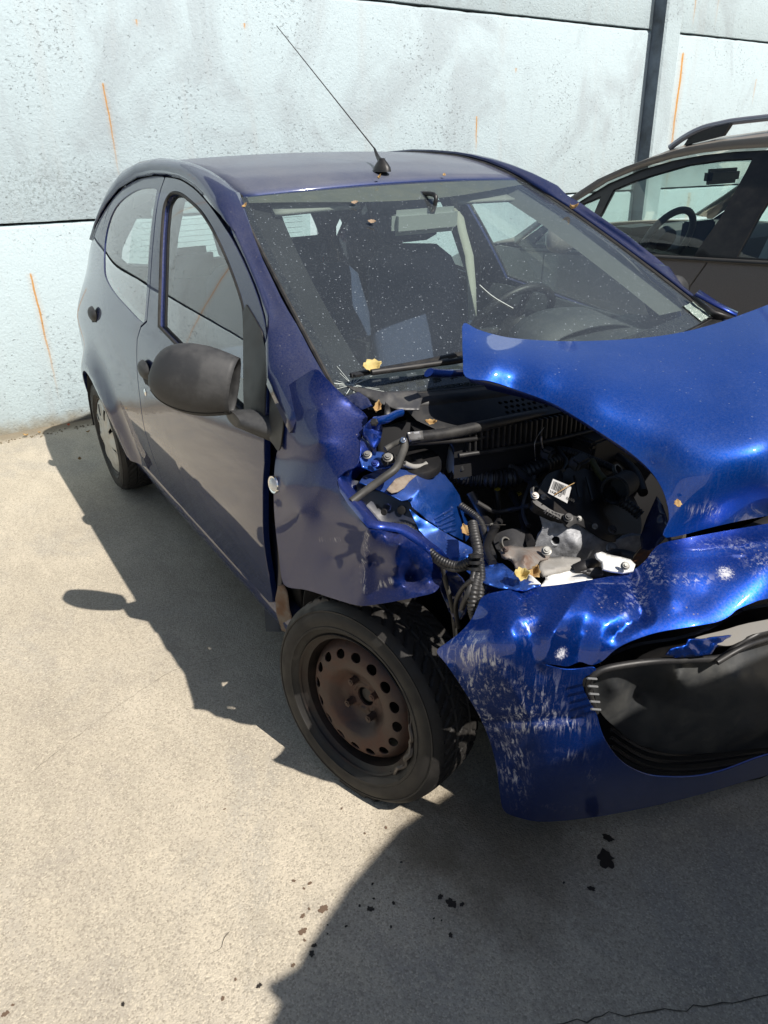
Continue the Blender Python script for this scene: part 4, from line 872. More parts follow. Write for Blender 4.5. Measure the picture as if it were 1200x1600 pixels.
HB = [(725, 505), (745, 514), (770, 522), (800, 528), (850, 532), (900, 533), (980, 530), (1050, 522), (1110, 508), (1160, 491), (1200, 476), (1245, 459), (1262, 462), (1320, 560), (1400, 660), (1465, 740), (1470, 772), (1350, 786), (1200, 806), (1120, 822), (1041, 840), (1046, 812), (1043, 788), (1033, 760), (1014, 733), (985, 707), (945, 680), (900, 651), (860, 628), (800, 606), (765, 595), (728, 588), (724, 560), (723, 530)]
def hscuff(x, y):
    def ln(x1, y1, x2, y2, w_, a):
        t = max(0, min(1, ((x-x1)*(x2-x1)+(y-y1)*(y2-y1))/((x2-x1)**2+(y2-y1)**2))); q = math.hypot(x-x1-t*(x2-x1), y-y1-t*(y2-y1)); return a*math.exp(-(q/w_)**2)
    return min(1, ln(1066, 794, 1120, 806, 5, .8)+ln(1115, 800, 1165, 822, 7, .9)+ln(1160, 812, 1200, 815, 5, .7)+ln(1108, 795, 1120, 800, 10, .7)+.03)
hood = formed('bonnet', HB,
    [(725, 505, 'z', 1.115), (770, 522, 'z', 1.09), (800, 528, 'z', 1.082), (900, 533, 'z', 1.068), (1050, 522, 'z', 1.062), (1110, 508, 'z', 1.065), (1200, 476, 'z', 1.08), (1262, 462, 'z', 1.075), (728, 588, 'z', 1.050), (800, 606, 'z', 1.025), (860, 628, 'z', 1.008), (945, 680, 'z', .968), (1014, 733, 'z', .915), (1043, 788, 'z', .86), (1041, 840, 'z', .79), (1200, 806, 'z', .795), (1350, 786, 'z', .80), (1470, 770, 'z', .80),
     (775, 560, 'z', 1.078), (850, 585, 'z', 1.054), (930, 620, 'z', 1.030), (1000, 585, 'z', 1.040), (1000, 640, 'z', 1.012), (1100, 560, 'z', 1.045), (1100, 612, 'z', 1.020), (1200, 600, 'z', 1.025), (1330, 580, 'z', 1.01), (1200, 540, 'z', 1.055), (1060, 690, 'z', .975), (1130, 700, 'z', .972), (1200, 690, 'z', .98), (1110, 770, 'z', .89), (1200, 755, 'z', .90), (1440, 715, 'z', .87)],
    HOODP, car, 9, (), .006, False, .0025, None, hscuff, 60)
# folded rim along the bonnet edges
Dh = tps([(728, 588, 'z', 1.050), (800, 606, 'z', 1.025), (860, 628, 'z', 1.008), (945, 680, 'z', .968), (1014, 733, 'z', .915), (1043, 788, 'z', .86), (1041, 840, 'z', .79)])
rows = []
for q in smooth([(728, 588), (800, 606), (860, 628), (945, 680), (1014, 733), (1043, 788), (1041, 840)], 5, False):
    p = at_depth(q[0], q[1], Dh(*q)+.004); rows.append([p, p+Vector((.0, .014, -.016)), p+Vector((0, .045, -.022)), p+Vector((0, .06, -.04))])
grid('bonnet_inner_frame', rows, mat('bay blue dark', (.006, .012, .07), .4, coat=.4), hood, ang=60, solid=.003)
# grille insert
formed('lower_grille', [(925, 1057), (940, 1047), (983, 1038), (1030, 1033), (1080, 1031), (1128, 1027), (1150, 1010), (1175, 995), (1200, 986), (1300, 960), (1430, 940), (1430, 1150), (1300, 1165), (1200, 1168), (1120, 1176), (1050, 1178), (1000, 1165), (960, 1135), (938, 1112), (929, 1085)],
    [(925, 1057, 'x', 1.66), (983, 1038, 'x', 1.70), (1080, 1031, 'x', 1.735), (1150, 1010, 'x', 1.75), (1200, 986, 'x', 1.76), (1430, 940, 'x', 1.80), (938, 1112, 'x', 1.655), (1050, 1178, 'x', 1.70), (1200, 1168, 'x', 1.745), (1430, 1150, 'x', 1.79), (1000, 1080, 'x', 1.655), (1040, 1070, 'x', 1.70), (1060, 1100, 'x', 1.715), (1060, 1060, 'x', 1.745), (1150, 1060, 'x', 1.785), (1200, 1080, 'x', 1.80), (1300, 1080, 'x', 1.82), (1150, 1130, 'x', 1.775), (960, 1075, 'x', 1.69)],
    mat('worn black grille', (.030, .032, .034), .42, grime=.8, gcol=(.075, .075, .07), gscale=9), bumper, 8, (), .004, True, .001, lambda x, y: .003*noise.noise(Vector((x/25, y/25, 9))), None, 45)
tube('grille_rim', [tuple(at(a, b, x=c)) for a, b, c in ((931, 1112, 1.675), (921, 1085, 1.68), (922, 1062, 1.685), (940, 1047, 1.695), (983, 1038, 1.715), (1030, 1033, 1.735), (1080, 1031, 1.75), (1128, 1027, 1.765), (1150, 1010, 1.77), (1175, 995, 1.78), (1200, 986, 1.785), (1300, 960, 1.80), (1430, 940, 1.83))], .007, BLK, bumper, 8)
for k in range(5):
    tube('rim_clip', [tuple(at(918+k*1.5, 1060+k*12, x=1.70)), tuple(at(932+k*1.5, 1061+k*12, x=1.70))], .0022, mat('chipped clip', (.16, .165, .17), .5), bumper, 6)
tube('grille_rim', [tuple(at(a, b, x=c)) for a, b, c in ((1120, 1035, 1.775), (1160, 1012, 1.785), (1200, 998, 1.79), (1300, 972, 1.81), (1430, 950, 1.83))], .006, BLK, bumper, 8)
# what lies behind the opening
formed('bumper_beam', [(940, 1040), (990, 1012), (1060, 1000), (1110, 985), (1150, 962), (1200, 948), (1430, 925), (1430, 990), (1200, 1010), (1140, 1035), (1050, 1040)], [(940, 1040, 'x', 1.62), (1200, 948, 'x', 1.70), (1430, 925, 'x', 1.73), (1050, 1040, 'x', 1.64), (1430, 990, 'x', 1.74)], DARK, car, 9, solid=.01)
crumple('torn_bumper_strip', [(1040, 1024), (1048, 1014), (1072, 1008), (1076, 999), (1102, 998), (1143, 992), (1138, 1002), (1118, 1012), (1112, 1022), (1085, 1026), (1060, 1028)], [(1040, 1024, 'x', 1.745), (1072, 1008, 'x', 1.755), (1143, 992, 'x', 1.77), (1112, 1022, 'x', 1.77), (1060, 1028, 'x', 1.75)], BUMP, bumper, .006, 12, 6, 4)
formed('grey_foam_edge', [(1085, 998), (1130, 985), (1200, 968), (1430, 935), (1430, 950), (1200, 985), (1160, 1000), (1140, 1008), (1118, 1006)], [(1085, 998, 'x', 1.74), (1200, 968, 'x', 1.775), (1430, 935, 'x', 1.81), (1140, 1008, 'x', 1.78), (1430, 950, 'x', 1.825)], mat('grey worn plastic', (.16, .155, .145), .6, grime=.5), bumper, 7, solid=.004)
grid('radiator', [[(1.52, y, z) for y in (-.52, 0, .62)] for z in (.18, .45, .62)], VOID, car, solid=.03)
formed('lower_intake', [(915, 1060), (960, 1100), (1050, 1140), (1200, 1130), (1440, 1100), (1440, 1185), (1200, 1215), (1050, 1240), (985, 1230), (935, 1190), (915, 1120)], [(915, 1060, 'x', 1.60), (1200, 1130, 'x', 1.69), (1440, 1100, 'x', 1.73), (1200, 1215, 'x', 1.72), (985, 1230, 'x', 1.62)], DARK, car, 12, solid=.006)
for k in range(3):
    tube('intake_slat', [tuple(at(a, b+k*13, x=c)) for a, b, c in ((955, 1140, 1.64), (1010, 1172, 1.68), (1080, 1178, 1.705), (1200, 1163, 1.74), (1430, 1140, 1.78))], .005, BLK, bumper, 6)
grid('undertray', [[(x, y, .17) for y in (-.48, 0, .62)] for x in (.95, 1.3, 1.62)], VOID, car, solid=.01)

# ================================================================== THE OPEN ENGINE BAY
bay = car
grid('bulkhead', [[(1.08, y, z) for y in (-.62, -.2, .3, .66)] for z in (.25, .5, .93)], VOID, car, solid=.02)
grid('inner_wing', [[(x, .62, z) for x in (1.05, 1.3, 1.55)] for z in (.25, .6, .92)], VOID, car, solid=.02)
grid('left_wing', [[(x, .74-.03*((x-1.0)/.6)-q, z) for x in (.82, 1.0, 1.2, 1.4, 1.55)] for z, q in ((.62, -.02), (.80, -.01), (.90, .02), (.965, .07))], SIDEP, car, solid=.004, ang=60)
# cowl: smooth lip, field of holes, comb of slots
def cowlp(px, py, x): return at(px, py, x=x)
CW = [(u, 1.055-.072*u*u, .950+.036*u*u) for u in np.linspace(-1, 1, 41)]
lip = [(x, .668*u, z) for u, x, z in CW]
grid('scuttle_lip', [[(x-.01, y, z+.006) for x, y, z in lip[1:]], [(x+.030, y, z+.004) for x, y, z in lip[1:]], [(x+.055, y*.99, z-.012) for x, y, z in lip[1:]]], BLK, car, solid=.004, ang=60, flip=True)
# strip with round holes
def strip(u, v): # u along y (-.50 .. .62), v 0..1 down the slope
    k = u/.668; return Vector((1.108-.072*k*k+.075*v, u, .940+.034*k*k-.045*v))
holes = []
for r in range(3):
    for c in range(46):
        cx = -.30+c*.0165+(r % 2)*.008; cy = .018+r*.0155
        holes.append([(cx+.0056*math.cos(q), cy+.0050*math.sin(q)) for q in np.linspace(0, 2*PI, 8, endpoint=False)])
def strip2(u, v): return strip(u, v/.085)
cv = sheet('scuttle_grille', [(-.545, .0), (.60, .0), (.60, .075), (-.50, .075), (-.535, .04)], strip2, BLK, car, .012, holes, .003, (2.4, -1.4, 2.5), 40)
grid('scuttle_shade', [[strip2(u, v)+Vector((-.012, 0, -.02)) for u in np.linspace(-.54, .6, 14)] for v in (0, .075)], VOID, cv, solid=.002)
for k in range(64):
    y = -.43+k*.0155; p = strip2(y, .078); box('comb_tooth', (p.x+.006, y, p.z-.028), (.016, .0062, .052), BLK, cv, .001)
tube('scuttle_front_rim', [tuple(strip2(y, .085)+Vector((.008, 0, -.056))) for y in np.linspace(-.46, .6, 8)], .006, BLK, cv, 8)
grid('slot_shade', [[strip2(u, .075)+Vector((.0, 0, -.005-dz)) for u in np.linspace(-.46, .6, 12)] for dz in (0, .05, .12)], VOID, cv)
# broken right end of the cowl, sharp shards
crumple('scuttle_shard', [(543, 603), (570, 606), (600, 612), (650, 610), (660, 622), (655, 640), (622, 640), (600, 632), (575, 622), (556, 612)], [(543, 603, 'x', .99), (600, 612, 'x', 1.06), (660, 622, 'x', 1.09), (655, 640, 'x', 1.13), (575, 622, 'x', 1.04)], mat('grey sunlit plastic', (.045, .045, .048), .45, grime=.5, gcol=(.12, .115, .10)), car, .006, 16, 1, 5)
crumple('scuttle_shard', [(536, 620), (560, 612), (575, 622), (582, 634), (565, 640), (548, 634)], [(536, 620, 'x', 1.0), (575, 622, 'x', 1.05), (565, 640, 'x', 1.06), (548, 634, 'x', 1.03)], SIDEP, car, .006, 12, 8, 5)
crumple('scuttle_shard', [(603, 628), (608, 634), (614, 652), (606, 660), (600, 648)], [(603, 628, 'x', 1.11), (614, 652, 'x', 1.12), (606, 660, 'x', 1.13), (600, 648, 'x', 1.11)], BLK, car, .002, 12, 8, 3)
# black sealing bar across the bay
tube('sealing_bar', [tuple(at(a, b, x=c)) for a, b, c in ((640, 684, 1.17), (700, 677, 1.165), (780, 660, 1.16), (860, 645, 1.15), (930, 640, 1.14), (1000, 640, 1.12))], .013, BLK, car, 10)
tube('sealing_bar', [tuple(at(a, b, x=c)) for a, b, c in ((640, 692, 1.17), (740, 686, 1.16), (860, 665, 1.15), (950, 655, 1.14))], .006, DARK, car, 8)
crumple('bar_clamp', [(637, 676), (660, 673), (662, 686), (640, 690)], [(637, 676, 'x', 1.19), (660, 673, 'x', 1.185), (662, 686, 'x', 1.19), (640, 690, 'x', 1.19)], mat('galvanised', (.30, .30, .30), .45, metal=.7), car, .002, 12, 1, 4)
# wing hinge plate (rounded blue plate) and its arm
crumple('bonnet_hinge', [(566, 680), (568, 666), (578, 656), (588, 650), (596, 656), (598, 672), (594, 690), (586, 702), (580, 698), (574, 688)], [(566, 680, 'x', 1.12), (588, 650, 'x', 1.12), (598, 672, 'x', 1.13), (586, 702, 'x', 1.15), (582, 675, 'x', 1.14)], BLUE, car, .001, 12, 1, 4)
tube('hinge_arm', [tuple(at(586, 658, x=1.135)), tuple(at(604, 655, x=1.15)), tuple(at(618, 648, x=1.15)), tuple(at(628, 645, x=1.15))], lambda t: .016-.004*t, BAYP, car, 8, flat=.6)
lathe('hinge_bolt', [(0, .006), (.006, .006), (.009, .003), (.009, 0)], DARK, car, 6, (.6, -.6, .5), tuple(at(585, 660, x=1.155)), 30)
# upper bracket with two bolts
crumple('strut_bracket', [(562, 695), (572, 692), (580, 705), (598, 706), (618, 716), (624, 725), (612, 730), (598, 732), (582, 736), (566, 730), (561, 715)], [(562, 695, 'x', 1.12), (580, 705, 'x', 1.13), (618, 716, 'x', 1.13), (598, 732, 'x', 1.17), (566, 730, 'x', 1.17)], BAYP, car, .003, 14, 3, 4)
crumple('strut_bracket', [(598, 710), (606, 705), (622, 712), (634, 724), (626, 727), (614, 724), (602, 728), (596, 720)], [(598, 710, 'x', 1.17), (606, 705, 'x', 1.16), (634, 724, 'x', 1.15), (602, 728, 'x', 1.19)], BLK, car, .002, 14, 3, 4)
ZINC = mat('dull zinc', (.22, .22, .21), .5, metal=.8, grime=.6, gcol=(.10, .08, .06), gscale=60)
def bolt(px, py, x, r=.008, m=None, ax=(.6, -.4, .8), par=None):
    r = r*.72
    m = m or ZINC
    p = at(px, py, x=x); o = lathe('bolt', [(0, .007), (r*.55, .007), (r*.6, .004), (r, .004), (r*1.05, .0), (r*1.5, -.001), (r*1.5, -.003)], m, par or car, 12, ax, tuple(p), 30); return o
bolt(606, 714, 1.195, .010, ZINC); bolt(586, 724, 1.185, .008, BLUE); bolt(574, 710, 1.16, .009)
# strut tower: dusty top, creased vented flank, front rail
tower = formed('strut_tower', [(568, 744), (590, 735), (622, 731), (668, 730), (676, 736), (692, 738), (704, 752), (718, 774), (724, 795), (731, 815), (734, 838), (728, 846), (712, 838), (688, 826), (664, 808), (645, 792), (640, 780), (628, 782), (600, 768), (580, 760), (562, 753)],
    [(568, 744, 'x', 1.14), (622, 731, 'x', 1.13), (676, 736, 'x', 1.10), (692, 738, 'x', 1.10), (718, 774, 'x', 1.13), (734, 838, 'x', 1.17), (562, 753, 'x', 1.18), (600, 768, 'x', 1.205), (640, 782, 'x', 1.235), (655, 765, 'x', 1.225), (675, 748, 'x', 1.16), (690, 740, 'x', 1.12), (650, 742, 'x', 1.16), (620, 750, 'x', 1.18), (664, 808, 'x', 1.255), (688, 826, 'x', 1.265), (712, 838, 'x', 1.26), (690, 790, 'x', 1.225), (705, 770, 'x', 1.17)],
    BAYP, car, 4, (), .003, True, .0005, lambda x, y: .003*noise.noise(Vector((x/14, y/14, 2)))-(.006*sum(math.exp(-(((y-(y0-.42*(x-694)))/2.0)**2))*(1 if abs(x-694) < 15 else 0) for y0 in (808, 816, 824, 832)) if abs(x-694) < 15 else 0), None, 30, round_=False)
Dt_ = tps([(568, 744, 'x', 1.14), (622, 731, 'x', 1.13), (676, 736, 'x', 1.10), (718, 774, 'x', 1.13), (734, 838, 'x', 1.17), (640, 782, 'x', 1.235), (664, 808, 'x', 1.255), (688, 826, 'x', 1.265), (712, 838, 'x', 1.26), (690, 790, 'x', 1.225), (705, 770, 'x', 1.17)])
for k in range(5):
    a_, b_ = (678+k*3.2, 812+k*5), (706+k*2.0, 795+k*8.2)
    if k > 3: a_, b_ = (694, 832), (712, 828)
    tube('vent_louvre', [tuple(at_depth(*q, Dt_(*q)-.004)) for q in (a_, ((a_[0]+b_[0])/2, (a_[1]+b_[1])/2), b_)], .0028, BAYP, tower, 6)
tube('tower_crease', [tuple(at_depth(*q, Dt_(*q)-.002)) for q in ((640, 782), (655, 768), (676, 752), (692, 742))], .004, BAYP, tower, 6)
crumple('tower_dirt', [(604, 765), (618, 748), (634, 742), (652, 742), (640, 752), (632, 762), (622, 768), (612, 770)], [(604, 765, 'x', 1.213), (634, 742, 'x', 1.178), (652, 742, 'x', 1.168), (622, 768, 'x', 1.225)], mat('caked dirt', (.24, .20, .16), .95, grime=.7, gcol=(.12, .07, .04), gscale=50), tower, .002, 9, 5, 4)
lathe('strut_cap', [(0, .010), (.012, .010), (.014, .004), (.030, .003), (.052, .0), (.055, -.006), (.055, -.02)], DARK, car, 32, (.15, -.1, 1), tuple(at(652, 719, x=1.12)))
tube('gasket_ring', [tuple(at(a, b, x=1.145)) for a, b in ((632, 724), (645, 729), (660, 728), (667, 724))], .006, mat('chalky rubber', (.24, .235, .22), .8), car, 8)
inner = formed('inner_arch_panel', [(540, 748), (560, 752), (600, 768), (640, 782), (650, 800), (660, 818), (668, 835), (640, 830), (600, 826), (575, 822), (552, 795), (538, 770)],
    [(540, 748, 'x', 1.13), (640, 782, 'x', 1.22), (668, 835, 'x', 1.27), (575, 822, 'x', 1.20), (600, 800, 'x', 1.19)], mat('dark blue inner panel', (.008, .012, .03), .35, coat=.5, grime=.5, gcol=(.03, .03, .03)), car, 6, solid=.004, lin=True)
for q in ((600, 800, 6), (627, 797, 8), (568, 790, 5)):
    lathe('panel_hole', [(0, .0), (.0045*q[2]/5, .001), (.0062*q[2]/5, 0)], VOID, inner, 16, (.4, -.6, .3), tuple(at(q[0], q[1], x=1.222)))
rail = formed('chassis_rail', [(640, 796), (655, 808), (688, 828), (712, 842), (738, 856), (765, 872), (795, 890), (822, 912), (800, 918), (768, 922), (744, 905), (722, 886), (700, 872), (676, 852), (655, 828)],
    [(640, 796, 'x', 1.25), (688, 828, 'x', 1.29), (738, 856, 'x', 1.36), (795, 890, 'x', 1.46), (822, 912, 'x', 1.52), (768, 922, 'x', 1.47), (722, 886, 'x', 1.38), (676, 852, 'x', 1.31), (655, 828, 'x', 1.27), (730, 868, 'x', 1.39), (700, 848, 'x', 1.335)],
    BAYP, car, 5, (), .003, True, .0005, lambda x, y: .004*noise.noise(Vector((x/20, y/14, 6))), None, 30, round_=False)
crumple('crushed_rail_end', [(740, 905), (768, 915), (800, 920), (798, 930), (765, 934), (745, 930), (728, 922)], [(740, 905, 'x', 1.44), (800, 920, 'x', 1.50), (765, 934, 'x', 1.49), (728, 922, 'x', 1.44)], SIDEP, car, .008, 14, 7, 5)
# hoses and looms
H1 = mat('grey rubber hose', (.035, .034, .031), .55, grime=.6, gcol=(.10, .095, .085))
LOOM = mat('black corrugated loom', (.014, .014, .015), .45, grime=.4, gcol=(.08, .075, .07))
def hose(name, pts, r, m=H1, rings=None, lam=None): return tube(name, [tuple(at(a, b, x=c)) for a, b, c in pts], r, m, car, 10, rings)
hose('washer_hose', [(549, 784, 1.23), (570, 768, 1.23), (600, 746, 1.24), (618, 732, 1.24), (626, 715, 1.22), (632, 698, 1.20), (630, 686, 1.19)], .0085)
hose('washer_hose', [(602, 702, 1.18), (612, 696, 1.18), (624, 690, 1.19), (630, 686, 1.19)], .006)
bolt(630, 687, 1.20, .006, CHROME)
hose('bonnet_cable', [(590, 826, 1.28), (620, 822, 1.30), (640, 826, 1.31), (655, 844, 1.33), (672, 862, 1.36), (690, 876, 1.39), (715, 884, 1.42), (735, 876, 1.44), (746, 862, 1.44), (742, 840, 1.41), (738, 820, 1.38)], .0085, LOOM, (.006, .0008))
hose('bonnet_cable', [(592, 829, 1.28), (625, 832, 1.30), (648, 848, 1.32), (668, 866, 1.36), (690, 882, 1.39), (712, 890, 1.42), (738, 884, 1.44)], .006, LOOM)
hose('wiring_loom', [(738, 818, 1.38), (742, 838, 1.41), (747, 862, 1.44), (748, 890, 1.46), (742, 915, 1.48), (738, 945, 1.49), (742, 965, 1.49)], .0095, LOOM, (.007, .0012))
hose('wiring_loom', [(748, 870, 1.45), (752, 895, 1.47), (750, 925, 1.49), (746, 955, 1.50)], .008, LOOM, (.006, .001))
hose('wiring_loom', [(742, 880, 1.45), (738, 905, 1.47), (730, 930, 1.48), (722, 950, 1.46)], .006, LOOM)
hose('wiring_loom', [(690, 872, 1.38), (694, 900, 1.37), (702, 930, 1.37), (708, 960, 1.36), (712, 1000, 1.34)], .005, H1)
hose('wiring_loom', [(738, 905, 1.48), (722, 920, 1.46), (712, 945, 1.42), (716, 980, 1.38)], .005, LOOM)
for k in range(3): hose('tape_wrap', [(743-k, 866+k*10, 1.455), (743-k, 871+k*10, 1.457)], .014, DARK)
# corrugated intake hose in the shade
hose('intake_hose', [(700, 740, 1.10), (730, 745, 1.12), (775, 748, 1.16), (815, 742, 1.18), (845, 728, 1.18), (870, 715, 1.17)], .021, mat('black bellows', (.018, .018, .02), .4), (.012, .0025))
hose('bay_pipe', [(760, 690, 1.12), (745, 715, 1.12), (735, 740, 1.12)], .006, DARK)
hose('bay_pipe', [(700, 680, 1.12), (710, 700, 1.12), (722, 735, 1.14)], .008, DARK)
hose('bay_pipe', [(775, 765, 1.12), (778, 790, 1.14), (776, 840, 1.2)], .008, DARK)
lathe('yellow_plug', [(0, .008), (.006, .008), (.008, 0)], mat('dull yellow', (.38, .30, .03), .5), car, 12, (.5, -.3, .8), tuple(at(777, 763, x=1.13)))
box('dipstick_ring', tuple(at(806, 773, x=1.16)), (.012, .035, .008), mat('dull yellow', (.38, .30, .03), .5), car, .003)
hose('dipstick_tube', [(848, 700, 1.2), (846, 690, 1.2), (846, 682, 1.2)], .002, STEEL)
hose('cobweb_wire', [(744, 820, 1.36), (768, 820, 1.34), (790, 820, 1.32)], .0008, STEEL)
hose('cobweb_wire', [(837, 720, 1.22), (836, 690, 1.22), (850, 668, 1.20)], .0007, STEEL)
# engine: black cover with its paper label, aluminium casting below
ENG = mat('engine cover plastic', (.012, .012, .013), .42, grime=.5, gcol=(.05, .032, .018), gscale=9, bumps=.3, bscale=300, bdist=.001)
cover = formed('engine_cover', [(838, 778), (850, 750), (862, 738), (900, 730), (950, 745), (985, 770), (1000, 800), (1000, 835), (975, 838), (950, 838), (930, 825), (905, 812), (888, 814), (868, 805), (840, 790)],
    [(838, 778, 'x', 1.36), (862, 738, 'x', 1.28), (950, 745, 'x', 1.30), (1000, 800, 'x', 1.38), (975, 838, 'x', 1.43), (905, 812, 'x', 1.41), (868, 805, 'x', 1.40), (920, 775, 'x', 1.35)], ENG, car, 6, solid=.02)
formed('cover_flange', [(836, 780), (868, 800), (905, 808), (930, 822), (952, 836), (980, 834), (980, 842), (952, 846), (926, 832), (902, 818), (888, 824), (878, 812), (838, 789)], [(836, 780, 'x', 1.38), (905, 812, 'x', 1.43), (952, 840, 'x', 1.45), (980, 838, 'x', 1.45), (878, 812, 'x', 1.42)], DARK, cover, 5, solid=.008)
casting = formed('engine_casting', [(840, 790), (868, 803), (905, 815), (930, 830), (955, 845), (985, 838), (1010, 840), (990, 865), (960, 880), (925, 890), (890, 892), (860, 880), (836, 862), (840, 842), (848, 826), (844, 805)],
    [(840, 790, 'x', 1.37), (905, 815, 'x', 1.42), (955, 845, 'x', 1.45), (1010, 840, 'x', 1.48), (960, 880, 'x', 1.46), (890, 892, 'x', 1.42), (836, 862, 'x', 1.38), (900, 850, 'x', 1.44)],
    mat('aluminium casting', (.34, .35, .37), .55, metal=.4, grime=.7, gcol=(.13, .13, .14), gscale=24, bumps=.6, bscale=90, bdist=.003), car, 5, [[(866, 838), (874, 840), (874, 850), (866, 852), (860, 845)]], .012, True, .0005, lambda x, y: .003*noise.noise(Vector((x/10, y/10, 3))))
lathe('casting_bore', [(0, 0), (.014, 0)], VOID, casting, 20, (.6, -.4, .7), tuple(at(867, 845, x=1.40)))
bolt(956, 856, 1.47, .012); bolt(888, 808, 1.43, .010, DARK); bolt(957, 827, 1.46, .009, DARK); bolt(836, 774, 1.38, .008, STEEL)
# label on the cover: white paper, barcode strips, small digits
def quadpt(c4, u, v): a, b, c, d = c4; return (a*(1-u)+b*u)*(1-v)+(d*(1-u)+c*u)*v
L4 = [np.array(at(a, b, x=c)) for a, b, c in ((859, 753, 1.372), (888, 765, 1.392), (881, 791, 1.418), (851, 775, 1.396))]
nL = np.cross(L4[1]-L4[0], L4[3]-L4[0]); nL /= np.linalg.norm(nL); nL = nL if nL @ (CAM-L4[0]) > 0 else -nL
L4 = [q+nL*.012 for q in L4]
lab = mesh('paper_label', [quadpt(L4, u, v) for u, v in ((0, 0), (1, 0), (1, 1), (0, 1))], [(0, 1, 2, 3)], mat('label paper', (.36, .36, .36), .7), cover, 0, .0006, offset=0)
INK = mat('label ink', (.01, .01, .01), .7); V = []; F = []; x = .07; rnd = random.Random(4)
while x < .80:
    w_ = rnd.choice((.012, .02, .034)); k = len(V); V += [quadpt(L4, u, v)+nL*.001 for u, v in ((x, .12), (x+w_, .12), (x+w_, .66), (x, .66))]; F.append((k, k+1, k+2, k+3)); x += w_+rnd.choice((.012, .02, .03))
mesh('barcode', V, F, INK, lab, 0)
def text(name, s, p, xd, yd, size, m, parent):
    cu = bpy.data.curves.new(name, 'FONT'); cu.body = s; cu.size = size; cu.extrude = .0003; cu.materials.append(m)
    o = bpy.data.objects.new(name, cu); COL.objects.link(o); X = Vector(xd).normalized(); Y = Vector(yd); Y = (Y-X*Y.dot(X)).normalized(); Z = X.cross(Y)
    M = Matrix(((X.x, Y.x, Z.x, p[0]), (X.y, Y.y, Z.y, p[1]), (X.z, Y.z, Z.z, p[2]), (0, 0, 0, 1)))
    bpy.context.view_layer.update(); me = bpy.data.meshes.new_from_object(o.evaluated_get(bpy.context.evaluated_depsgraph_get())); bpy.data.objects.remove(o); me.transform(M)
    o = bpy.data.objects.new(name, me); COL.objects.link(o); o.parent = parent; return o
text('label_digits', '1KR 27    0103', quadpt(L4, .05, .92)+nL*.001, L4[1]-L4[0], L4[0]-L4[3], .010, INK, lab)
text('cast_digits', '41372', tuple(at(846, 803, x=1.395)+Vector(nL)*.004), at(880, 817, x=1.42)-at(846, 803, x=1.395), Vector((-.2, .2, 1)), .016, mat('cast shadow ink', (.03, .03, .035), .7), casting)
# round air inlet on the cover's right
p0 = at(950, 762, x=1.36); p1 = at(982, 748, x=1.34)
ax_ = (Vector(p0)-Vector(p1)).normalized()
lathe('air_inlet', [(.0, -.10), (.030, -.10), (.030, -.02), (.034, .0), (.031, .004), (.027, 0), (.026, -.06), (0, -.06)], BLKM, car, 28, tuple(ax_*1.0+Vector((.35, -.25, .15))), tuple(p0+Vector((.02, 0, .0))))
hose('rubber_elbow', [(925, 720, 1.26), (935, 738, 1.30), (945, 750, 1.33)], .008, mat('olive hose', (.10, .09, .03), .6))
hose('small_bellows', [(968, 782, 1.40), (985, 792, 1.42), (1000, 805, 1.44)], .012, LOOM, (.008, .0015))
crumple('crushed_inner_panel', [(1003, 866), (1000, 840), (1010, 810), (1026, 775), (1036, 790), (1043, 815), (1040, 838), (1028, 850), (1015, 868)], [(1003, 866, 'x', 1.52), (1010, 810, 'x', 1.46), (1026, 775, 'x', 1.44), (1043, 815, 'x', 1.52), (1040, 838, 'x', 1.56), (1015, 868, 'x', 1.56)], SIDEP, car, .010, 16, 4, 5)
crumple('crushed_inner_panel', [(985, 880), (1000, 858), (1016, 860), (1028, 852), (1022, 872), (1004, 888)], [(985, 880, 'x', 1.56), (1000, 858, 'x', 1.54), (1028, 852, 'x', 1.60), (1004, 888, 'x', 1.60)], mat('rusty inner steel', (.05, .025, .015), .5, metal=.4, grime=.9, gcol=(.2, .07, .02), gscale=30), car, .006, 10, 4, 4)
# engine mount bracket, cast arm, white tank neck, white hook
MB = mat('dirty cast bracket', (.24, .22, .20), .65, metal=.35, grime=.8, gcol=(.15, .08, .05), gscale=30, bumps=.4, bscale=120, bdist=.002)
crumple('mount_bracket', [(782, 858), (797, 852), (820, 855), (850, 853), (862, 862), (858, 872), (845, 874), (838, 886), (820, 891), (806, 888), (800, 872), (784, 866)], [(782, 858, 'x', 1.43), (820, 855, 'x', 1.43), (862, 862, 'x', 1.45), (838, 886, 'x', 1.50), (806, 888, 'x', 1.49), (822, 870, 'x', 1.49)], MB, car, .006, 14, 1, 4, .008)
bolt(854, 860, 1.475, .010); bolt(790, 858, 1.45, .006, RUSTS)
crumple('mount_arm', [(843, 880), (850, 871), (880, 869), (905, 871), (914, 878), (905, 885), (880, 888), (850, 894), (843, 890)], [(843, 880, 'x', 1.48), (905, 871, 'x', 1.47), (914, 878, 'x', 1.49), (850, 894, 'x', 1.52), (880, 880, 'x', 1.50)], mat('sunlit cast arm', (.33, .32, .30), .7, metal=.2, grime=.5, bumps=.4, bscale=120, bdist=.002), car, .003, 14, 2, 4, .012)
WHT = mat('white plastic', (.72, .72, .70), .35, coat=.3, grime=.3, gcol=(.4, .38, .33), gscale=20)
crumple('washer_tank', [(845, 915), (858, 898), (872, 887), (890, 885), (912, 887), (922, 893), (926, 905), (905, 909), (875, 913)], [(845, 915, 'x', 1.55), (872, 887, 'x', 1.50), (912, 887, 'x', 1.52), (926, 905, 'x', 1.57), (890, 900, 'x', 1.53)], WHT, car, .002, 20, 2, 4, .004)
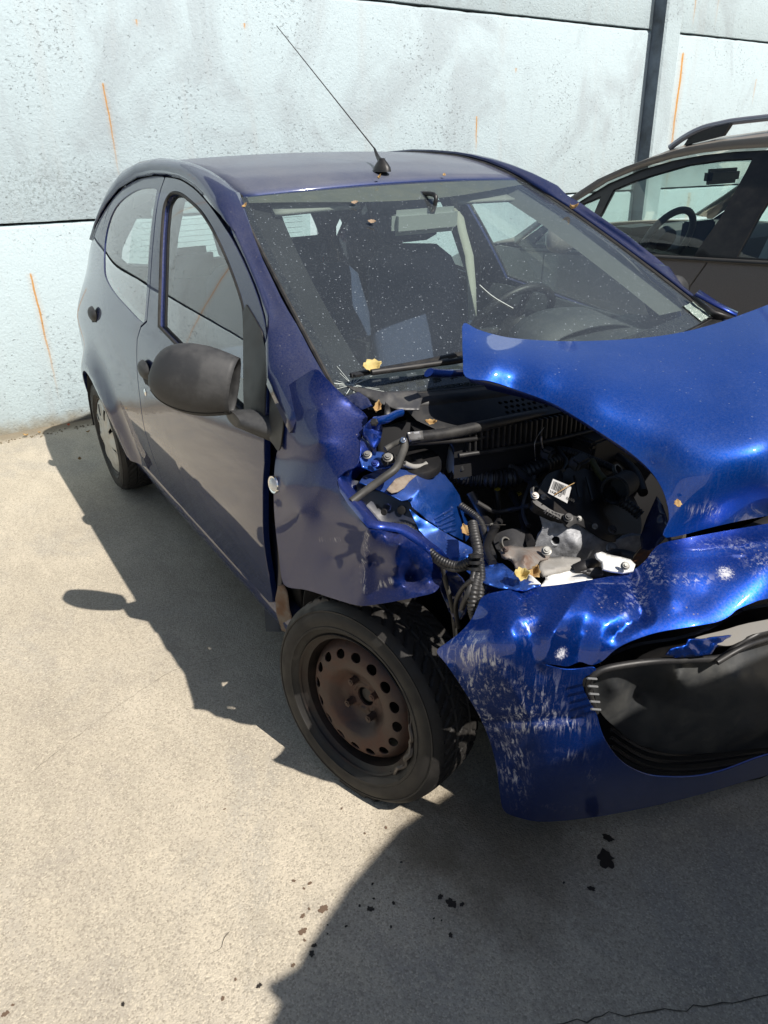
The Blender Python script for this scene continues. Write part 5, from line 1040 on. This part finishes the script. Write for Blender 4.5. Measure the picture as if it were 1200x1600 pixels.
crumple('washer_tank', [(824, 913), (824, 896), (832, 900), (845, 912)], [(824, 913, 'x', 1.54), (824, 896, 'x', 1.51), (845, 912, 'x', 1.56), (832, 900, 'x', 1.53)], WHT, car, .001, 20, 2, 4, .002)
crumple('headlamp_lug', [(932, 864), (941, 862), (950, 866), (970, 870), (985, 874), (993, 882), (990, 890), (975, 893), (955, 890), (943, 887), (942, 876), (934, 870)], [(932, 864, 'x', 1.55), (950, 866, 'x', 1.55), (993, 882, 'x', 1.60), (975, 893, 'x', 1.61), (943, 887, 'x', 1.59)], WHT, car, .002, 12, 2, 3, .006)
bolt(977, 884, 1.612, .008)
hose('coolant_elbow', [(900, 892, 1.52), (915, 885, 1.53), (925, 880, 1.52), (932, 868, 1.50)], .015, DARK)
tube('blue_hook', [tuple(at(670, 582, x=1.15)), tuple(at(695, 584, x=1.12)), tuple(at(728, 582, x=1.10))], .013, BLUE, car, 8, flat=.6)

# more of what is packed into the bay: battery, relay box, brake reservoir, coolant hoses, wiring, radiator head
BOXM = mat('dusty black box', (.016, .016, .017), .5, grime=.6, gcol=(.06, .055, .045), gscale=22)
def cluster(name, px, py, x, size, m, rot=(0, 0, 0), par=None, bev=.006):
    return box(name, tuple(at(px, py, x=x)), size, m, par or car, bev, rot)
b_ = cluster('battery', 925, 690, 1.14, (.17, .22, .12), BOXM, (0, .1, .1)); cluster('battery_lid', 925, 668, 1.15, (.16, .21, .02), DARK, (0, .1, .1), b_)
cluster('relay_box', 775, 712, 1.11, (.05, .09, .08), BOXM, (0, .1, -.1))
lathe('brake_reservoir', [(0, .05), (.022, .05), (.024, .035), (.018, .034), (.034, .02), (.038, -.03), (.03, -.05)], mat('cloudy reservoir', (.26, .26, .22), .4, grime=.6), car, 24, (.1, 0, 1), tuple(at(722, 712, x=1.11)))
cluster('connector', 856, 708, 1.20, (.03, .035, .025), BOXM, (0, .2, .4)); cluster('connector', 800, 842, 1.34, (.03, .03, .022), BOXM, (0, .4, .2)); cluster('connector', 905, 722, 1.30, (.03, .05, .03), BOXM, (0, .4, .2))
for i, (pts, r, rg) in enumerate([
    ([(752, 700, 1.1), (770, 720, 1.13), (800, 730, 1.16), (830, 752, 1.24), (838, 770, 1.32)], .010, None),
    ([(735, 770, 1.14), (752, 800, 1.18), (770, 830, 1.25), (790, 850, 1.36)], .013, None),
    ([(720, 790, 1.18), (748, 812, 1.24), (760, 845, 1.32), (770, 870, 1.42)], .008, (.006, .001)),
    ([(820, 690, 1.12), (850, 700, 1.17), (890, 705, 1.22), (930, 720, 1.26), (965, 735, 1.30)], .009, (.006, .001)),
    ([(860, 680, 1.12), (900, 688, 1.16), (950, 705, 1.2), (990, 735, 1.28), (1005, 770, 1.36)], .012, None),
    ([(800, 770, 1.18), (815, 800, 1.25), (822, 830, 1.32), (830, 850, 1.40)], .010, None),
    ([(835, 745, 1.24), (822, 775, 1.28), (818, 800, 1.30), (826, 822, 1.34)], .006, None),
    ([(870, 700, 1.2), (885, 720, 1.26), (880, 735, 1.30)], .005, None),
    ([(745, 785, 1.2), (775, 800, 1.22), (800, 796, 1.24), (828, 790, 1.32)], .006, None),
    ([(770, 880, 1.44), (760, 860, 1.40), (765, 840, 1.34), (780, 815, 1.28)], .009, None),
    ([(925, 888, 1.50), (945, 872, 1.50), (968, 866, 1.50), (992, 872, 1.53)], .012, None)]):
    hose('coolant_hose' if r > .009 else 'wiring_loom', pts, r, DARK if i % 2 else LOOM, rg)
for q in ((838, 770, 1.325), (790, 850, 1.37), (965, 735, 1.31), (770, 828, 1.26)):
    lathe('hose_clip', [(.012, -.004), (.0155, -.004), (.0155, .004), (.012, .004)], ZINC, car, 18, (.6, .2, .5), tuple(at(q[0], q[1], x=q[2])))
formed('gearbox_casting', [(772, 838), (800, 826), (826, 832), (838, 850), (834, 872), (806, 866), (780, 862)], [(772, 838, 'x', 1.32), (826, 832, 'x', 1.34), (834, 872, 'x', 1.40), (780, 862, 'x', 1.37), (804, 846, 'x', 1.38)], mat('dark casting', (.07, .07, .075), .6, metal=.5, grime=.8, gcol=(.03, .03, .03), gscale=20, bumps=.6, bscale=80, bdist=.003), car, 5, solid=.01)
for k in range(5): tube('cover_rib', [tuple(at(878+k*19, 742+k*2, x=1.30+k*.003)), tuple(at(885+k*20, 775+k*3, x=1.375+k*.003))], .003, ENG, cover, 5)
for q in ((850, 776, 1.385), (905, 810, 1.43), (930, 822, 1.445)): bolt(q[0], q[1], q[2], .006, ZINC, par=cover)
crumple('crushed_slam_panel', [(740, 905), (760, 884), (785, 880), (800, 892), (822, 905), (845, 914), (820, 922), (780, 918)], [(740, 905, 'x', 1.47), (785, 880, 'x', 1.46), (822, 905, 'x', 1.53), (780, 918, 'x', 1.52)], BAYP, car, .010, 13, 3, 4)
crumple('torn_bracket', [(905, 893), (935, 885), (960, 890), (985, 888), (1000, 893), (975, 900), (930, 904)], [(905, 893, 'x', 1.55), (960, 890, 'x', 1.58), (1000, 893, 'x', 1.61), (930, 904, 'x', 1.57)], DARK, car, .006, 10, 3, 4)
# left hand wing corner and pillar foot
grid('left_wing_corner', [[at(1085, 462, y=.66), at(1092, 455, y=.70)], [at(1118, 480, y=.67), at(1120, 474, y=.70)], [at(1150, 496, y=.68), at(1152, 490, y=.71)]], BLUE, car, solid=.006)
grid('left_seal_strip', [[at(1078, 462, y=.64), at(1088, 468, y=.65)], [at(1105, 490, y=.65), at(1118, 486, y=.66)], [at(1120, 500, y=.66), at(1150, 497, y=.68)]], BLK, car, solid=.01)
crk = []; cf = []; rnd = random.Random(2); c0 = at(1094, 498, x=.955)
# shattered lower corners of the windscreen
CRZ = mat('crushed glass', (.32, .40, .36), .15, spec=.8, coat=.5, grime=.5, gcol=(.08, .10, .09), gscale=180, bumps=.9, bscale=260, bdist=.004)
grid('shattered_corner', [[wsp(.90+.09*i/6, .90+.085*j/6, .003+.003*rnd.random()) for i in range(7)] for j in range(7)], CRZ, ws, ang=5)
for (u0, v0) in ((-.93, .95),):
    for k in range(26):
        a = rnd.uniform(0, 2*PI); L = rnd.uniform(.02, .10); tube('glass_crack', [tuple(wsp(u0, v0, .002)), tuple(wsp(min(.99, max(-.99, u0+L*1.3*math.cos(a))), min(.99, v0+L*.8*math.sin(a)), .002))], .0005, mat('crack white', (.6, .65, .62), .4), ws, 4)
tube('glass_scratch', [tuple(wsp(-.12, .60, .002)), tuple(wsp(-.10, .66, .002)), tuple(wsp(-.05, .72, .002))], .0012, mat('crack white', (.6, .65, .62), .4), ws, 5)

# ================================================================== THE GREY CAR BEYOND
GREY = paint('warm grey paint', (.29, .27, .245), .15, .38, .16, .35, dustcol=(.24, .21, .17))
gcar = thing('estate_car', 'brown grey car with silver roof rails parked nose to the wall beyond the blue one', 'car', (0, 2.47, 0))
def gy(x, z):
    b = 1.60+max(0, z-1.02)*.42+(max(0, .55-z)**2)*.35
    return b+max(0, -x-1.2)**2*.35+max(0, x-1.2)**2*.12
def gs(name, poly, m, par, s=-1, step=.05, holes=(), solid=.015, off=0., ang=35):
    def fm(x, z): y = gy(x, z)-off-2.47; return (x, -s*y, z)
    return sheet(name, poly, fm, m, par, step, holes, solid, (0, s*30, .7), ang)
blt = lambda x: .990+.045*x
F1 = [(-.76, blt(-.76)-.006)]+[(x, blt(x)-.006) for x in (-.4, 0, .262)]+[(.193, .885), (.165, .70), (.152, .45), (.18, .32), (-.745, .32), (-.775, .6)]
F2 = [(.272, blt(.27)-.006), (.7, blt(.7)-.006), (1.15, blt(1.15)-.006), (1.15, .9), (.97, .62), (.885, .32), (.19, .32), (.162, .45), (.175, .70), (.203, .885)]
F3 = [(-.768, blt(-.77)-.006), (-.783, .6), (-.753, .32)]+[(x, z) for x, z in arc((-1.35, .31), .35, 2, 178, 18)]+[(-1.85, .30), (-2.03, .38), (-2.06, .6), (-1.98, .76), (-1.6, .87), (-1.15, .955)]
F4 = [(1.158, blt(1.15)-.006), (1.88, 1.07), (1.93, .8), (1.93, .4), (1.88, .3)]+[(x, z) for x, z in arc((1.27, .31), .35, -2, 182, 18)][::1]+[(.893, .32), (.978, .62), (1.158, .9)]
SURR = [(-1.0, blt(-1.0)+.02), (-.80, 1.095), (-.609, 1.21), (-.456, 1.298), (-.284, 1.36), (-.117, 1.40), (.046, 1.423), (.201, 1.434), (.349, 1.438), (.8, 1.435), (1.3, 1.405), (1.65, 1.33), (1.85, 1.10)]
SURR2 = SURR+[(x, blt(x)) for x in (1.84, 1.2, .6, 0, -.6)]
Gq = [(-.578, 1.203), (-.475, 1.240), (-.482, 1.165), (-.55, .995), (-.86, .985), (-.79, 1.06)]
Gf = [(-.435, 1.16), (-.41, 1.272), (-.30, 1.312), (-.199, 1.341), (-.022, 1.384), (.137, 1.402), (.290, 1.408), (.285, 1.36), (.25, 1.176), (.190, 1.016), (-.1, 1.002), (-.505, .985)]
Gr = [(.40, 1.03), (.425, 1.20), (.475, 1.38), (.52, 1.408), (.85, 1.405), (1.15, 1.375), (1.18, 1.30), (1.14, 1.058)]
Gb = [(1.22, 1.065), (1.26, 1.34), (1.30, 1.36), (1.55, 1.30), (1.70, 1.10)]
for s in (-1, 1):
    for nm, poly, hl in (('front_door', F1, ()), ('rear_door', F2, ()), ('front_wing', F3, ()), ('rear_wing', F4, ())): o = gs(nm, poly, GREY, gcar, s, .06, hl)
    fr = gs('window_frame', SURR2, mat('satin black frame', (.016, .015, .015), .30, grime=.4, gcol=(.05, .045, .04)), gcar, s, .05, [Gq, Gf, Gr, Gb], .02, -.004)
    for nm, poly in (('quarter_light', Gq), ('door_window', Gf), ('door_window', Gr), ('quarter_light', Gb)): gs(nm, poly, GG, fr, s, .08, solid=0, off=-.010, ang=70)
    tube('belt_moulding', [(x, s*(2.47-gy(x, blt(x))+.004), blt(x)+.004) for x in np.linspace(-.95, 1.85, 12)], .011, mat('belt moulding', (.05, .048, .045), .35), gcar, 8)
    # cant rail and pillar in body colour
    up = [(-1.03, 1.66, 1.01), (-.82, 1.69, 1.13), (-.644, 1.715, 1.240), (-.559, 1.73, 1.289), (-.428, 1.75, 1.343), (-.298, 1.765, 1.388), (-.152, 1.79, 1.435), (.063, 1.81, 1.471), (.322, 1.815, 1.494), (.8, 1.82, 1.505), (1.3, 1.82, 1.48), (1.65, 1.83, 1.42), (1.88, 1.84, 1.30)]
    lo = [(a, gy(a, b)+.0, b+.010) for a, b in SURR]
    rows = []
    for a, b in zip(lo, up):
        A_, B_ = Vector(a), Vector(b); rows.append([(p.x, -s*(p.y-2.47)*1.0, p.z) for p in (A_, A_.lerp(B_, .5)+Vector((0, -.018, .012)), B_, B_+Vector((.0, .05, .012)))])
    grid('cant_rail', rows, GREY, gcar, flip=(s > 0), ang=60, solid=.012)
    tube('roof_rail', [(x, -s*(y-2.47), z) for x, y, z in ((-.17, 1.80, 1.455), (-.10, 1.805, 1.497), (-.02, 1.815, 1.530), (.07, 1.825, 1.546), (.18, 1.83, 1.556), (.6, 1.84, 1.572), (1.1, 1.84, 1.565), (1.5, 1.84, 1.53), (1.7, 1.84, 1.45))], .014, mat('satin aluminium rail', (.36, .36, .39), .34, metal=.6), gcar, 10)
    for xx in (.0, 1.45):
        rows = [[(xx+dx+.02*k, -s*(1.815-2.47+dy), 1.463+.030*k+max(0, dx)*.35) for dx, dy in ((-.10, -.008), (.10, -.008), (.10, .012), (-.10, .012))] for k in (0, 1.6)]
        grid('rail_foot', rows, BLK, gcar, closed=True, caps=True, ang=30)
    for xx in (-1.35, 1.27):
        tw = bpy.data.objects.new('wheel', None); COL.objects.link(tw); tw.parent = gcar
        c = (xx, s*.86, .31)
        lathe('tyre', [(.20, -.01), (.24, .012), (.29, .0), (.31, -.025), (.31, -.17), (.29, -.19), (.2, -.18)], RUB, tw, 48, (0, s, 0), c)
        lathe('rim', [(0, -.02), (.05, -.015), (.06, -.03), (.15, -.045), (.19, -.01), (.205, -.005)], mat('alloy', (.35, .35, .36), .35, metal=.8), tw, 40, (0, s, 0), c)
rows = [[(x, (y-2.47)*q, z+.012+.030*(1-q*q)) for q in np.linspace(-1, 1, 15)] for x, y, z in [(-.152, 1.84, 1.435), (.063, 1.86, 1.473), (.322, 1.865, 1.496), (.8, 1.87, 1.507), (1.3, 1.87, 1.482), (1.65, 1.88, 1.422), (1.88, 1.89, 1.30)]]
grid('roof', rows, GREY, gcar, ang=60, solid=.012, flip=False)
rows = [[(x-.10*(1-q*q)*(1 if x < -.2 else .4), (y-2.47)*q, z+.010) for q in np.linspace(-1, 1, 15)] for x, y, z in [(-1.03, 1.67, 1.00), (-.82, 1.70, 1.12), (-.644, 1.73, 1.235), (-.428, 1.76, 1.345), (-.298, 1.78, 1.390), (-.152, 1.83, 1.437)]]
grid('windscreen', rows, GG, gcar, ang=80)
rows = [[(x-.12*(1-q*q), w_*q, z+.03*(1-q*q)) for q in np.linspace(-1, 1, 15)] for x, w_, z in [(-1.02, .80, .99), (-1.3, .80, .95), (-1.6, .77, .88), (-1.9, .70, .77), (-2.0, .68, .62), (-1.98, .70, .3)]]
grid('bonnet', rows, GREY, gcar, ang=60, solid=.01)
rows = [[(x+.06*(1-q*q), w_*q, z) for q in np.linspace(-1, 1, 15)] for x, w_, z in [(1.88, .58, 1.31), (1.90, .72, 1.06), (1.93, .80, .8), (1.93, .80, .4), (1.85, .78, .25)]]
grid('tailgate', rows, GREY, gcar, ang=60, solid=.01)
box('floor_pan', (0, 0, .30), (3.3, 1.5, .06), VOID, gcar, 0)
rows = [[(x, y, z) for y in np.linspace(-.72, .72, 9)] for x, z in ((-1.05, .97), (-.75, 1.0), (-.42, .995), (-.32, .95), (-.30, .6))]
grid('dashboard', rows, mat('grey dash', (.10, .10, .095), .6), gcar, solid=.02)
box('instrument_binnacle', (-.46, -.50, 1.03), (.22, .30, .10), DARK, gcar, .045)
lathe('steering_wheel', [(.175+.018*math.cos(a), .018*math.sin(a)) for a in np.linspace(0, 2*PI, 10, endpoint=False)], mat('grey wheel rim', (.06, .06, .06), .5), gcar, 40, (-.9, .0, .42), tuple(at(1040, 378, y=2.0)-Vector((0, 2.47, 0))), 70, True)
lathe('wheel_boss', [(0, .01), (.07, 0), (.07, -.04)], DARK, gcar, 20, (.9, .0, -.42), tuple(at(1040, 378, y=2.0)-Vector((0, 2.47, 0))))
box('centre_screen', (-.33, -.15, 1.02), (.06, .22, .14), mat('screen glass', (.02, .03, .05), .08), gcar, .01)
p = at(1128, 275, y=2.35); box('rear_view_mirror', (p.x, p.y-2.47, p.z), (.05, .26, .075), DARK, gcar, .018)
for yy in (-.38, .38):
    box('seat', (.42, yy, .62), (.5, .5, .16), SEATM, gcar, .05); box('seat_back', (.72, yy, .90), (.14, .5, .52), SEATM, gcar, .05, (0, .25, 0)); box('headrest', (.80, yy, 1.24), (.09, .26, .17), SEATM, gcar, .04)
box('rear_bench', (1.35, 0, .85), (.25, 1.3, .5), SEATM, gcar, .05)
tube('seat_belt', [(.50, -.62, 1.36), (.47, -.68, 1.2), (.44, -.74, 1.0)], .018, mat('pale belt', (.4, .42, .4), .8), gcar, 6, flat=.15)
c = Vector((-.52, -.98, 1.05)); rows = []
for i in range(12):
    th = PI*i/11; rows.append([c+Vector((.055*math.sin(th)*math.cos(q), -.11*math.cos(th), .075*math.sin(th)**.7*math.sin(q))) for q in np.linspace(0, 2*PI, 18, endpoint=False)])
grid('mirror_housing', rows, GREY, gcar, closed=True, ang=60)
for o in [o for o in bpy.data.objects if o.parent == gcar]: pass

# ================================================================== THE VAN WHOSE SHADE FALLS ON THE GROUND
VANP = paint('dark grey van paint', (.030, .032, .036), .2, .4, .05, .3)
van = thing('panel_van', 'dark grey van with rounded roof whose shade lies across the ground', 'van', (2.91, 0, 0))
prof = [(-.86, .24), (-.91, .45), (-.93, .8), (-.925, 1.1), (-.90, 1.35), (-.868, 1.50), (-.83, 1.58), (-.75, 1.635), (-.675, 1.69), (-.50, 1.785), (-.30, 1.865), (-.02, 1.90)]
prof = prof+[(-y-.02, z) for y, z in prof[::-1]][1:]
rows = []
for x, k, zz in ((0.0, .985, 1.), (.04, 1., 1.), (1.2, 1., 1.), (2.3, 1., 1.), (2.7, .99, .97), (3.2, .95, .72), (3.9, .92, .60), (4.15, .80, .45)):
    rows.append([(x, y*k, min(z, 1.9*zz) if z*zz > .9 else z) if True else 0 for y, z in prof])
bodyv = grid('body', rows, VANP, van, caps=True, ang=40, flip=True)
for s in (-1, 1):
    dr = grid('rear_door', [[(-.018, s*y, z) for z in (.45, .8, 1.05, 1.5, 1.62)] for y in (.015, .4, .78)], VANP, van, solid=.02, ang=30)
    grid('rear_window', [[(-.030, s*y, z) for z in (1.08, 1.3, 1.52)] for y in (.12, .4, .70)], SG, dr)
    grid('tail_light', [[(-.02, s*y, z) for z in (.75, 1.0, 1.2)] for y in (.80, .90)], mat('red lens', (.35, .01, .01), .15), van, solid=.03)
    for xx in (.75, 3.45):
        lathe('wheel', [(0, -.02), (.17, -.03), (.2, 0), (.24, .01), (.29, 0), (.315, -.03), (.315, -.18), (.2, -.2)], RUB, van, 40, (0, s, 0), (xx, s*.90, .315))
box('rear_bumper', (-.02, 0, .36), (.12, 1.72, .2), BLK, van, .03)
box('windscreen', (3.05, 0, 1.35), (.03, 1.5, .5), SG, van, .0, (0, -.6, 0))

# ================================================================== DRY LEAVES AND TWIGS
LEAF = mat('dry leaf', (.36, .24, .10), .8, grime=.7, gcol=(.20, .10, .04), gscale=60); LEAFY = mat('yellow leaf', (.50, .40, .16), .7, grime=.4, gcol=(.3, .2, .07), gscale=60)
def leaf(px, py, x, size, m, label, ang=0., curl=.3, thin=.55, kind='dry_leaf', cat='leaf', p=None, nrm=(.5, -.3, .8)):
    p = p or at(px, py, x=x); n = Vector(nrm).normalized(); a = n.orthogonal().normalized(); b = n.cross(a); rnd = random.Random(int(px*3+py))
    A = a*math.cos(ang)+b*math.sin(ang); B = n.cross(A); rows = []
    for i in range(9):
        t = i/8; w_ = thin*math.sin(PI*min(.98, t*1.02))**.8*(1+.22*math.sin(t*19)); c = p+A*size*(t-.5)+n*size*(curl*(t-.5)**2*2+.12)
        rows.append([c+B*size*w_*.5*u+n*size*(curl*abs(u)*.5+rnd.uniform(-.02, .02)) for u in (-1, -.5, 0, .5, 1)])
    o = grid(kind, rows, m, None, ang=25, solid=.0006); tag(o, label, cat, None); return o
leaf(582, 577, 0, .046, LEAFY, 'curled yellow leaf caught under the wiper blade', .7, .35, .8, p=onws(580, 577, .02), nrm=(.6, -.2, .75))
leaf(590, 641, 1.12, .030, LEAF, 'brown crumpled leaf on the broken right end of the black scuttle', 1.6, .5)
leaf(673, 663, 1.15, .026, LEAF, 'dull brown leaf lying against the scuttle slots behind the black bar', .2, .5)
leaf(727, 831, 1.32, .030, LEAF, 'tan leaf standing at the end of the vented blue strut tower', 2.2, .3, .6)
leaf(400, 372, 0, .020, LEAF, 'orange scrap of leaf at the top of the near windscreen pillar', 1.2, .5, .5, p=wsp(-.99, .09, .01))
leaf(938, 347, 0, .030, LEAF, 'dry twisted leaf on the far windscreen pillar', .4, .8, .35, p=wsp(.985, .28, .012))
leaf(1058, 788, 0, .018, LEAF, 'small orange leaf stuck on the front of the blue bonnet', 1.8, .2, .8, p=at(1058, 788, z=.872))
leaf(543, 334, 0, .022, mat('grey leaf', (.30, .22, .15), .9), 'faded leaf high on the windscreen below the roof edge', .5, .2, .6, p=wsp(-.42, .12, .006))
leaf(557, 377, 0, .024, mat('grey leaf', (.30, .22, .15), .9), 'grey shrivelled leaf in the middle of the windscreen', .2, .2, .6, p=wsp(-.41, .24, .006))
leaf(563, 289, 0, .016, LEAF, 'dark brown crumb of leaf on the roof edge above the windscreen', 1.2, .8, .6, p=wsp(-.17, -.01, .012))
leaf(705, 278, 0, .014, LEAF, 'small orange leaf on the roof edge right of the aerial', 1.6, .3, .8, p=wsp(.30, -.01, .012))
leaf(813, 902, 1.53, .030, LEAFY, 'yellow brown leaves wedged in the bay beside the white tank', .3, .8, .9)
leaf(832, 900, 1.50, .028, LEAF, 'rolled brown leaf beside the yellow one in the bay corner', 1.3, .9, .9)
leaf(88, 675, 0, .02, mat('red scrap', (.5, .10, .03), .7), 'red orange scrap lying at the foot of the pale wall', .3, .4, .8, p=at(108, 664, z=.006))
tw = tube('dry_twig', [tuple(Vector(nL)*.012+at(861, 778, x=1.41)), tuple(Vector(nL)*.020+at(875, 770, x=1.41)), tuple(Vector(nL)*.016+at(892, 760, x=1.395))], lambda t: .0013-.0006*t, LEAF, None, 6); tag(tw, 'thin dry twig lying across the white barcode label', 'twig')
# grass blade sized scraps on the ground
for i, (a, b) in enumerate([(62, 677), (138, 676), (125, 719), (41, 682)]):
    leaf(a, b, 0, .020+.004*i, LEAF, ['brown leaf scrap left of the red one at the wall foot', 'dark leaf scrap beside the rear tyre in the shade', 'orange brown scrap lying in the shade left of the rear wheel', 'crumb of leaf at the far left of the wall foot'][i], i*1.1, .5, .7, p=at(a, b, z=.006), nrm=(0, 0, 1))
